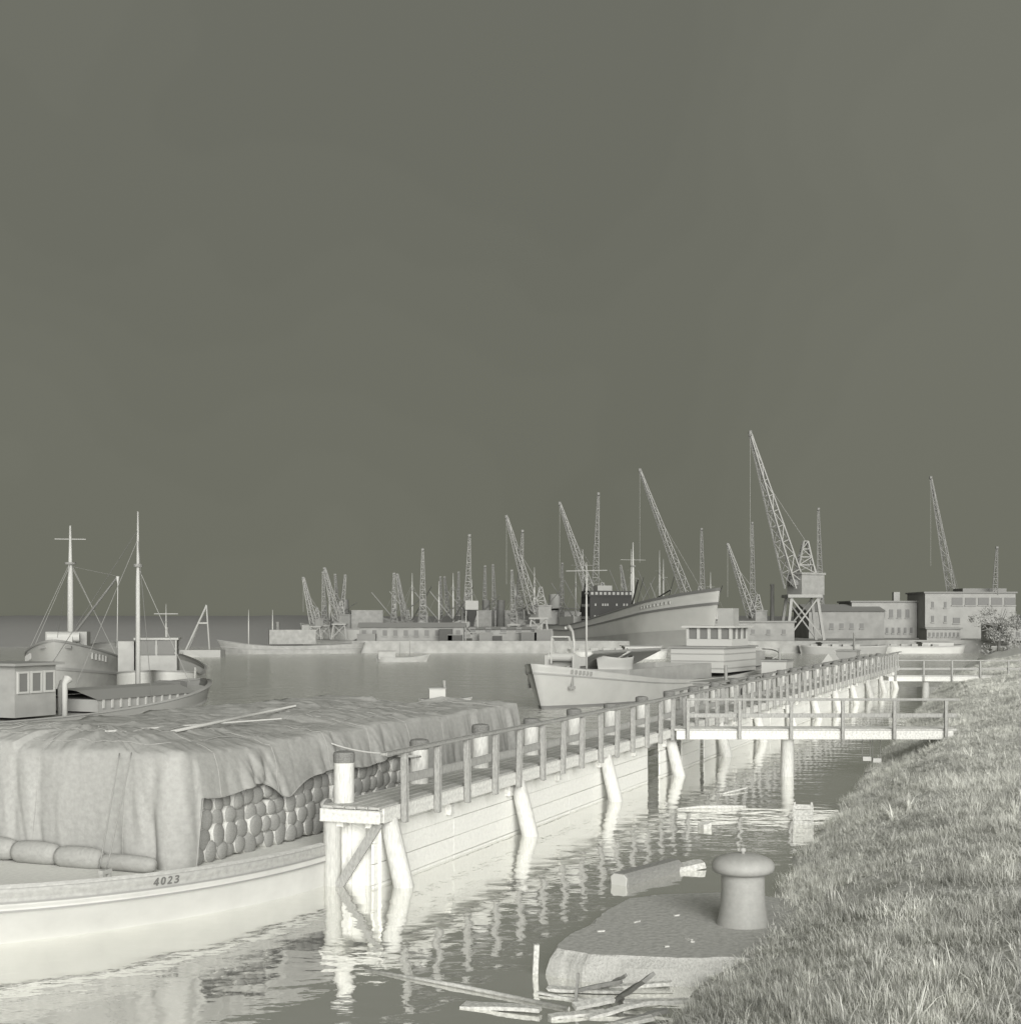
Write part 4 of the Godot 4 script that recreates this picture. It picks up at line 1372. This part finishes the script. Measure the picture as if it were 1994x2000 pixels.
		for x in [-9.0, 1.5, 8.5]:
			var mh: float = bx[i][2] * (1.0 if x > 0.0 else 0.8)
			mast_on(bt, Vector3(x, 3.4, 0), mh, 0.16, [[Vector3(x + 3.0, 4.0, 2.6), 0.8], [Vector3(x + 3.0, 4.0, -2.6), 0.8], [Vector3(x - 3.0, 4.0, 2.4), 0.8]], mh * 0.74, 1.3)
			obj("derrick_boom", one_tube([Vector3(x, 5.0, 0.3), Vector3(x + 4.4, 4.0 + mh * 0.62, 1.8)], [0.1, 0.07], 6), M.crane, bt)
			obj("derrick_boom", one_tube([Vector3(x, 5.0, -0.3), Vector3(x - 3.8, 4.0 + mh * 0.7, -1.8)], [0.1, 0.07], 6), M.crane, bt)
	# dry stores, tree
	var tr := thing("tree", "bushy leafy tree on the bank corner beside the low sheds", "tree", Vector3(53.2, 1.7, -152.0))
	obj("trunk", one_tube([Vector3(0, -0.6, 0), Vector3(0.1, 1.2, 0), Vector3(0.0, 2.6, 0.1)], [0.2, 0.15, 0.08], 8), M.crane_house, tr)
	var r := RandomNumberGenerator.new()
	r.seed = 77
	var cw := begin()
	for i in 26:
		var g := r.randf() * TAU
		var tip := Vector3(cos(g) * r.randf_range(0.6, 2.2), r.randf_range(1.0, 4.4), sin(g) * r.randf_range(0.6, 2.0))
		beam(cw, Vector3(0, r.randf_range(0.6, 2.4), 0), tip, 0.05, 0.05)
	obj("limb", cw, M.crane_house, tr)
	var lf := begin()
	var puffs: Array = []
	for i in 26:
		puffs.append([Vector3(r.randfn(0, 1.1), 2.2 + r.randfn(0, 1.0), r.randfn(0, 1.0)), r.randf_range(0.35, 0.8)])
	for i in 2600:
		var pf: Array = puffs[r.randi() % puffs.size()]
		var p2: Vector3 = pf[0] + Vector3(r.randfn(0, 0.5), r.randfn(0, 0.5), r.randfn(0, 0.5)) * pf[1]
		var u := Vector3(r.randf_range(-1, 1), r.randf_range(-1, 1), r.randf_range(-1, 1)).normalized() * 0.11
		var v := u.cross(Vector3(r.randf_range(-1, 1), r.randf_range(-1, 1), r.randf_range(-1, 1))).normalized() * 0.07
		quad(lf, p2 - u, p2 - v, p2 + u, p2 + v)
	obj("crown", lf, M.leaf, tr)


func build_freighter() -> void:
	var s := {"L": 72.0, "B": 8.8, "D": 3.7, "sb": 4.9, "ss": 0.6, "lb": 0.2, "ls": 0.12, "pb": 1.7, "eb": 0.85, "ps": 2.0, "es": 0.55, "rb": 2.6, "rs": 1.0, "t0": 0.38, "se": 1.1}
	var t := thing("freighter", "large freighter with high raked bow and dark bridge block amidships", "ship", Vector3(15.6, 0, -216.0), turn_of(0.29, -0.957))
	obj("hull", band(s, -0.4, 0.42, 0.0, 6, 50), M.freight_low, t)
	obj("topside", band(s, 0.42, 0.8, 0.02, 4, 50), M.freight_top, t)
	obj("bulwark", band(s, 0.8, 1.0, 0.04, 3, 50, 0.0, 1.0, 0.12), M.freight_top, t)
	obj("rubbing_strake", band(s, 0.775, 0.815, 0.12, 1, 50, 0.0, 1.0, 0.1), M.ship_dark, t)
	obj("gunwale", band(s, 0.985, 1.03, 0.1, 1, 50, 0.0, 1.0, 0.3), M.ship_dark, t)
	obj("deck", deck_of(s, 0.82), M.freight_low, t)
	var nb := begin()
	for i in 9:
		box(nb, sp(s, 0.905 - 0.011 * i, 0.9, 1.0, 0.08), Vector3(0.55, 0.34, 0.1)); box(nb, sp(s, 0.905 - 0.011 * i, 0.9, -1.0, 0.08), Vector3(0.55, 0.34, 0.1))
	obj("name_board", nb, M.freight_low, t)
	var bl := begin()
	box(bl, Vector3(-2.0, 5.6, 0), Vector3(4.0, 5.4, 7.0))
	obj("bridge_block", bl, M.freight_dark, t)
	var br := begin()
	box(br, Vector3(-1.6, 8.7, 0), Vector3(3.4, 0.9, 7.4))
	obj("bridge_deck", br, M.freight_dark, t)
	obj("wheelhouse", one_box(Vector3(-2.2, 9.6, 0.6), Vector3(2.0, 0.8, 2.4)), M.crane, t)
	for side in [-1.0, 1.0]:
		windows(t, Vector3(-3.4, 6.9, 3.52 * side), Vector3(0.9, 0, 0), 4, Vector3(0.4, 0.4, 0.06), M.crane, false)
		windows(t, Vector3(-3.4, 5.0, 3.52 * side), Vector3(0.9, 0, 0), 4, Vector3(0.4, 0.4, 0.06), M.crane, false)
	windows(t, Vector3(0.12, 8.75, -3.2), Vector3(0, 0, 0.71), 10, Vector3(0.06, 0.42, 0.42), M.crane, false)
	for z in [-2.6, -2.1, -0.9, 0.6, 1.0, 1.4, 2.6]:
		obj("window", one_box(Vector3(0.02, 7.0, z), Vector3(0.06, 0.36, 0.24)), M.crane, t)
	for z in [-2.4, -1.7, -1.0, -0.3, 0.8, 1.4, 2.1, 2.7]:
		obj("window", one_box(Vector3(0.02, 5.2, z), Vector3(0.06, 0.34, 0.24)), M.crane, t)
	obj("deckhouse", one_box(Vector3(-14.0, 4.4, 0), Vector3(7.0, 1.6, 5.0)), M.freight_top, t)
	obj("stern_house", one_box(Vector3(-28.5, 5.0, 0), Vector3(9.0, 2.6, 7.6)), M.freight_low, t)
	obj("awning", one_box(Vector3(-28.5, 6.6, 0), Vector3(11.0, 0.16, 9.0)), M.ship_dark, t)
	obj("funnel", one_tube([Vector3(-27.0, 6.3, 0), Vector3(-27.3, 9.0, 0)], [1.1, 1.0], 14), M.freight_top, t)
	for x in [9.0, -13.0]:
		mast_on(t, Vector3(x, 4.2, 0), 12.0, 0.24, [], 9.4, 2.0)
		obj("derrick_boom", one_tube([Vector3(x, 6.0, 0.4), Vector3(x + 8.0, 10.5, 2.4)], [0.14, 0.1], 8), M.ship_dark, t)
		obj("derrick_boom", one_tube([Vector3(x, 6.0, -0.4), Vector3(x + 8.5, 9.0, -2.4)], [0.14, 0.1], 8), M.ship_dark, t)
	for i in 9:
		obj("rail_post", one_box(Vector3(-20.0 + 1.4 * i, 4.5, -5.1), Vector3(0.08, 1.0, 0.08)), M.crane, t)
	obj("anchor", one_box(sp(s, 0.95, 0.66, -1.0, 0.15), Vector3(0.5, 1.2, 0.3)), M.freight_low, t)


# ---------- foreground ----------

func build_slab() -> void:
	var t := thing("concrete_footing", "low flat concrete footing with broken rough edges at the water's edge", "slab", Vector3(2.4, 0, -21.0))
	var out := [[-1.72, 1.5], [-1.3, 1.85], [-0.7, 2.02], [0.2, 2.15], [1.4, 2.1], [2.6, 1.6], [2.8, -1.4], [1.4, -2.4], [0.3, -2.25], [-0.42, -1.9], [-0.85, -1.0], [-1.25, 0.15], [-1.62, 0.9]]
	var r := RandomNumberGenerator.new()
	r.seed = 21
	var rings: Array = [[], [], [], [], []]
	var n := out.size()
	for i in n:
		for j in 14:
			var u := j / 14.0
			var p := Vector2(out[i][0], out[i][1]).lerp(Vector2(out[(i + 1) % n][0], out[(i + 1) % n][1]), u)
			var c := p.normalized()
			for q in 5:
				var y: float = [0.34, 0.31, 0.2, 0.06, -0.5][q]
				var k: float = [0.0, 0.03, 0.13, 0.2, 0.34][q]
				k += 0.07 * nz.get_noise_3d(p.x * 60.0, y * 60.0, p.y * 60.0) + 0.09 * nz.get_noise_3d(p.x * 18.0 + 50.0, y * 20.0, p.y * 18.0)
				if q > 0 and q < 4:
					y += 0.05 * nz.get_noise_3d(p.x * 50.0, 90.0 + q * 30.0, p.y * 50.0)
				rings[q].append(Vector3(p.x + c.x * k, y, p.y + c.y * k))
	var st := begin()
	loft(st, rings, true, false)
	obj("broken_edge", st, M.rough_concrete, t)
	var ring_top: Array = rings[0]
	var tp := begin()
	for i in ring_top.size():
		tp.add_vertex(Vector3(0, 0.34, 0)); tp.add_vertex(ring_top[i]); tp.add_vertex(ring_top[(i + 1) % ring_top.size()])
	obj("top_face", tp, M.concrete, t)
	for i in 9:
		var ch := begin()
		var p3 := Vector3(r.randf_range(-1.2, 1.2), 0.351, r.randf_range(-1.6, 1.5))
		box(ch, p3, Vector3(r.randf_range(0.05, 0.16), 0.02, r.randf_range(0.02, 0.05)), Basis(Vector3.UP, r.randf() * 3.0))
		var o := obj("wood_chip", ch, M.debris)
		o.position = t.position
		tag(o, "small pale wood chip lying on the concrete footing", "wood chip", "chips on the footing")
	var b := thing("bollard", "large iron mooring bollard with mushroom cap and small knob on the footing", "bollard", Vector3(3.5, 0.34, -21.0))
	var sh := begin(true)
	lathe(sh, [[0.42, -0.1], [0.4, 0.0], [0.365, 0.12], [0.34, 0.28], [0.325, 0.5], [0.325, 0.74], [0.335, 0.8]], 40)
	obj("shaft", sh, M.iron, b)
	var cp := begin(true)
	lathe(cp, [[0.31, 0.76], [0.37, 0.765], [0.43, 0.785], [0.462, 0.82], [0.472, 0.87], [0.462, 0.92], [0.43, 0.965], [0.36, 1.005], [0.24, 1.04], [0.1, 1.06], [0.02, 1.062]], 44)
	obj("cap", cp, M.iron, b)
	var kn := begin(true)
	lathe(kn, [[0.025, 1.05], [0.028, 1.08], [0.04, 1.09], [0.046, 1.115], [0.036, 1.14], [0.01, 1.148]], 16)
	obj("knob", kn, M.white, b)


func drift(called: String, label: String, category: String, st: SurfaceTool, m: Material, at: Vector3, turn: Vector3, group := "") -> MeshInstance3D:
	var o := obj(called, st, m)
	o.position = at
	o.rotation = turn
	tag(o, label, category, group)
	return o


func plank_shape(l: float, wide: float, thick: float, k: int, taper := 0.8) -> SurfaceTool:
	var r := RandomNumberGenerator.new()
	r.seed = 500 + k
	var st := begin()
	var rings: Array = []
	for i in 6:
		var u := i / 5.0
		var ww := wide * lerpf(1.0, taper, u) * r.randf_range(0.9, 1.1) * 0.5
		var x := l * (u - 0.5) + (r.randf_range(-0.05, 0.05) if i == 0 or i == 5 else 0.0)
		var y := r.randf_range(-0.01, 0.01)
		rings.append([Vector3(x, y - thick * 0.5, -ww), Vector3(x, y + thick * 0.5, -ww), Vector3(x + r.randf_range(-0.04, 0.04), y + thick * 0.5, ww), Vector3(x, y - thick * 0.5, ww)])
	loft(st, rings, true, true)
	return st


func build_drift() -> void:
	# squared timber floating by the bollard
	var tb := thing("floating_timber", "thick squared timber with pale sawn end floating beside the footing", "timber", Vector3(2.62, 0.05, -26.6), deg_to_rad(52))
	var st := begin()
	var rings: Array = []
	for x in [-1.0, -0.96, 0.0, 0.93, 0.97]:
		var k: float = 0.92 if absf(x) > 0.965 else 1.0
		rings.append([Vector3(x, -0.14 * k, -0.17 * k), Vector3(x, 0.1 * k, -0.2 * k), Vector3(x, 0.17 * k, -0.12 * k), Vector3(x, 0.17 * k, 0.12 * k), Vector3(x, 0.1 * k, 0.2 * k), Vector3(x, -0.14 * k, 0.17 * k)])
	loft(st, rings, true, false)
	obj("side", st, M.debris_dark, tb)
	var en := begin()
	loft(en, [rings[0], [Vector3(-1.01, -0.12, -0.15), Vector3(-1.01, 0.09, -0.17), Vector3(-1.01, 0.15, -0.1), Vector3(-1.01, 0.15, 0.1), Vector3(-1.01, 0.09, 0.17), Vector3(-1.01, -0.12, 0.15)]], true, true)
	obj("sawn_end", en, M.hull_white, tb)
	drift("floating_plank", "short broad board jammed against the far end of the floating timber", "plank", plank_shape(0.75, 0.32, 0.12, 1), M.debris, Vector3(3.45, 0.06, -27.4), Vector3(0.1, 0.35, 0.12))
	drift("floating_plank", "splintered pale board end floating between timber and bollard", "plank", plank_shape(0.85, 0.14, 0.05, 2, 0.5), M.debris, Vector3(2.75, 0.03, -24.0), Vector3(0.2, 0.1, 0.15))
	# crate
	var cr := thing("floating_crate", "battered square crate with slats half sunk near the grassy shore", "crate", Vector3(7.05, 0.0, -33.6), -0.2)
	for i in 4:
		obj("slat", one_box(Vector3(0, 0.42 - 0.13 * i, 0.2), Vector3(0.44, 0.115, 0.03)), M.debris, cr)
	for x in [-0.2, 0.2]:
		obj("corner_post", one_box(Vector3(x, 0.22, 0.17), Vector3(0.05, 0.62, 0.04)), M.debris, cr)
	obj("side_panel", one_box(Vector3(-0.225, 0.2, 0.0), Vector3(0.03, 0.5, 0.4)), M.debris, cr)
	obj("side_panel", one_box(Vector3(0.225, 0.2, 0.0), Vector3(0.03, 0.5, 0.4)), M.debris, cr)
	drift("driftwood_branch", "long forked pale branch floating off the shore", "branch", one_tube([Vector3(-0.9, 0, 0.1), Vector3(-0.3, 0.02, 0.0), Vector3(0.3, 0.02, 0.05), Vector3(0.95, 0.0, -0.1)], [0.02, 0.045, 0.06, 0.03], 8), M.debris, Vector3(5.2, 0.02, -36.2), Vector3(0, 0.12, 0))
	drift("driftwood_branch", "thin pale stick floating beside the forked branch", "branch", one_tube([Vector3(-0.7, 0, 0), Vector3(0.0, 0.03, 0.02), Vector3(0.6, 0.05, 0)], [0.02, 0.03, 0.015], 6), M.debris, Vector3(6.4, 0.02, -39.6), Vector3(0, 0.85, 0))
	drift("floating_block", "pale lump of wood floating left of the crate", "wood block", plank_shape(0.2, 0.2, 0.16, 5), M.debris, Vector3(4.55, 0.04, -32.8), Vector3(0.2, 0.5, 0.2))
	drift("upright_stake", "short pale stake sticking out of the water by the footing tip", "stake", one_box(Vector3(0, 0.1, 0), Vector3(0.075, 0.62, 0.06)), M.debris, Vector3(0.34, 0.0, -19.4), Vector3(0.05, 0.2, -0.04))
	drift("floating_plank", "long thin pole floating in the near water", "plank", one_tube([Vector3(-1.7, 0, 0), Vector3(0, 0.02, 0), Vector3(1.7, 0.0, 0)], [0.02, 0.03, 0.03], 8), M.debris, Vector3(-0.65, 0.01, -18.6), Vector3(0, -0.62, 0))
	drift("floating_plank", "splintered wide board floating at the near water's edge", "plank", plank_shape(1.0, 0.22, 0.05, 7, 0.5), M.debris, Vector3(-0.1, 0.03, -17.6), Vector3(0.05, -0.35, 0.05))
	drift("floating_plank", "narrow lath floating beside the splintered board", "plank", plank_shape(0.9, 0.05, 0.03, 8), M.debris, Vector3(0.75, 0.02, -18.1), Vector3(0, -0.5, 0))
	# heap of driftwood against the footing
	var heap := [[1.55, 0.22, -17.75, 1.15, 0.24, 0.05, 0.45, -0.95, 0.55, 1], [1.12, 0.16, -18.1, 0.7, 0.07, 0.05, 0.0, -0.55, 0.3, 1], [1.35, 0.2, -18.2, 0.6, 0.06, 0.04, 0.2, -0.85, 0.5, 1], [1.05, 0.06, -17.7, 0.5, 0.12, 0.05, 0.3, 0.4, 0.1, 0], [1.3, 0.05, -17.4, 0.8, 0.1, 0.05, 0.1, 0.45, 0.12, 0], [0.85, 0.16, -17.9, 0.42, 0.04, 0.03, 0.0, 1.3, 1.2, 1], [1.7, 0.07, -18.5, 0.9, 0.09, 0.05, 0.1, 0.15, 0.05, 0], [1.0, 0.04, -18.4, 0.9, 0.14, 0.04, 0.1, -0.1, 0.0, 0], [1.5, 0.05, -17.0, 1.1, 0.09, 0.05, 0.1, 0.6, 0.06, 1], [0.8, 0.03, -17.3, 0.7, 0.12, 0.04, 0.1, 0.3, 0.0, 0], [1.9, 0.1, -17.6, 0.9, 0.1, 0.05, 0.1, -0.3, 0.1, 0], [1.2, 0.05, -16.7, 1.2, 0.12, 0.05, 0.1, 0.5, 0.05, 0]]
	var hl := ["broad dark board leaning out of the driftwood heap", "dark lath tilting up beside the broad dark board", "second dark lath crossing behind the broad board", "pale chunk of board propped at the water side of the driftwood heap","pale flat board under the broad dark board of the heap","thin dark lath standing nearly upright in the driftwood heap","pale board lying along the foot of the concrete footing","wide pale board floating flat against the footing corner","long dark lath lying outermost in the driftwood heap","pale short board adrift at the heap edge","pale board wedged between heap and grassy bank","longest pale board across the front of the heap"]
	for i in heap.size():
		var h: Array = heap[i]
		var lab: String = hl[i]
		drift("driftwood_board", lab, "board", plank_shape(h[3], h[4], h[5], 20 + i), M.debris_dark if h[9] else M.debris, Vector3(h[0], h[1], h[2]), Vector3(h[6], h[7], h[8]), "driftwood heap against the footing")
	# two boxes hung under the footbridge
	for k in 2:
		var bx := thing("hanging_box", "small white box hung on ropes under the near footbridge", "box", Vector3(11.2 + 0.32 * k, 0.0, -43.9), 0.0, "boxes hung under the footbridge")
		obj("box_body", one_box(Vector3(0, 0.52 - 0.05 * k, 0), Vector3(0.26, 0.13, 0.2)), M.hull_white, bx)
		for x in [-0.12, 0.12]:
			obj("rope", one_tube([Vector3(x, 0.56 - 0.05 * k, 0), Vector3(x, 1.2, 0)], [0.012], 5), M.rope, bx)


func _ready() -> void:
	# camera, sky, sun, exposure
	var cam := Camera3D.new()
	cam.name = "camera"
	add_child(cam)
	cam.position = Vector3(0, 4.95, 0)
	cam.set_frustum(0.1 * 2000.0 / 2721.0, Vector2(0, 0.1 * 207.0 / 2721.0), 0.1, 4000.0)
	cam.current = true
	nz.seed = 4
	nz.noise_type = FastNoiseLite.TYPE_SIMPLEX_SMOOTH
	nz.frequency = 0.03
	nz.fractal_octaves = 3
	var env := Environment.new()
	env.background_mode = Environment.BG_SKY
	env.tonemap_mode = Environment.TONE_MAPPER_LINEAR
	env.tonemap_exposure = 1.0
	env.sdfgi_enabled = true
	env.ssao_enabled = true
	env.ssil_enabled = true
	var sky := Sky.new()
	var sm := ProceduralSkyMaterial.new()
	sm.sky_top_color = Color8(113, 114, 106)
	sm.sky_horizon_color = Color8(103, 104, 93)
	sm.sky_curve = 0.4
	sm.ground_horizon_color = Color8(103, 104, 93)
	sm.ground_bottom_color = Color8(103, 104, 93)
	sm.sun_angle_max = 1.0
	var cn := FastNoiseLite.new()
	cn.seed = 8
	cn.frequency = 0.006
	cn.fractal_octaves = 4
	var ct := NoiseTexture2D.new()
	ct.width = 1024
	ct.height = 512
	ct.seamless = true
	ct.noise = cn
	var cg := Gradient.new()
	cg.offsets = PackedFloat32Array([0.25, 0.75])
	cg.colors = PackedColorArray([Color(1, 1, 0.9, 0.0), Color(1, 1, 0.92, 0.024)])
	ct.color_ramp = cg
	sm.sky_cover = ct
	sky.sky_material = sm
	env.sky = sky
	var we := WorldEnvironment.new()
	we.environment = env
	add_child(we)
	var sun := DirectionalLight3D.new()
	sun.name = "sun"
	add_child(sun)
	sun.light_energy = 1.4
	sun.light_color = Color(1.0, 0.995, 0.98)
	sun.light_angular_distance = 36.0
	sun.shadow_enabled = true
	sun.rotation = Vector3(deg_to_rad(-15), deg_to_rad(12), 0)

	materials()
	build_water()
	build_bank()
	build_far_shore()
	build_pier()
	build_footbridge("short footbridge with handrail from pier to grassy bank, seen nearest the bollard", Vector3(5.05, 0, -43.9), 8.8, 3.6, 0.45, 1.6, 6)
	build_footbridge("distant footbridge with thin handrail near the far end of the pier", Vector3(22.4, 0, -83.6), 8.0, 2.4, 0.5, 1.68, 5)
	build_barge()
	build_tarp()
	build_logs()
	build_barge_gear()
	build_coaster()
	build_left_ships()
	build_small_craft()
	build_freighter()
	build_slab()
	build_drift()
	build_grass()
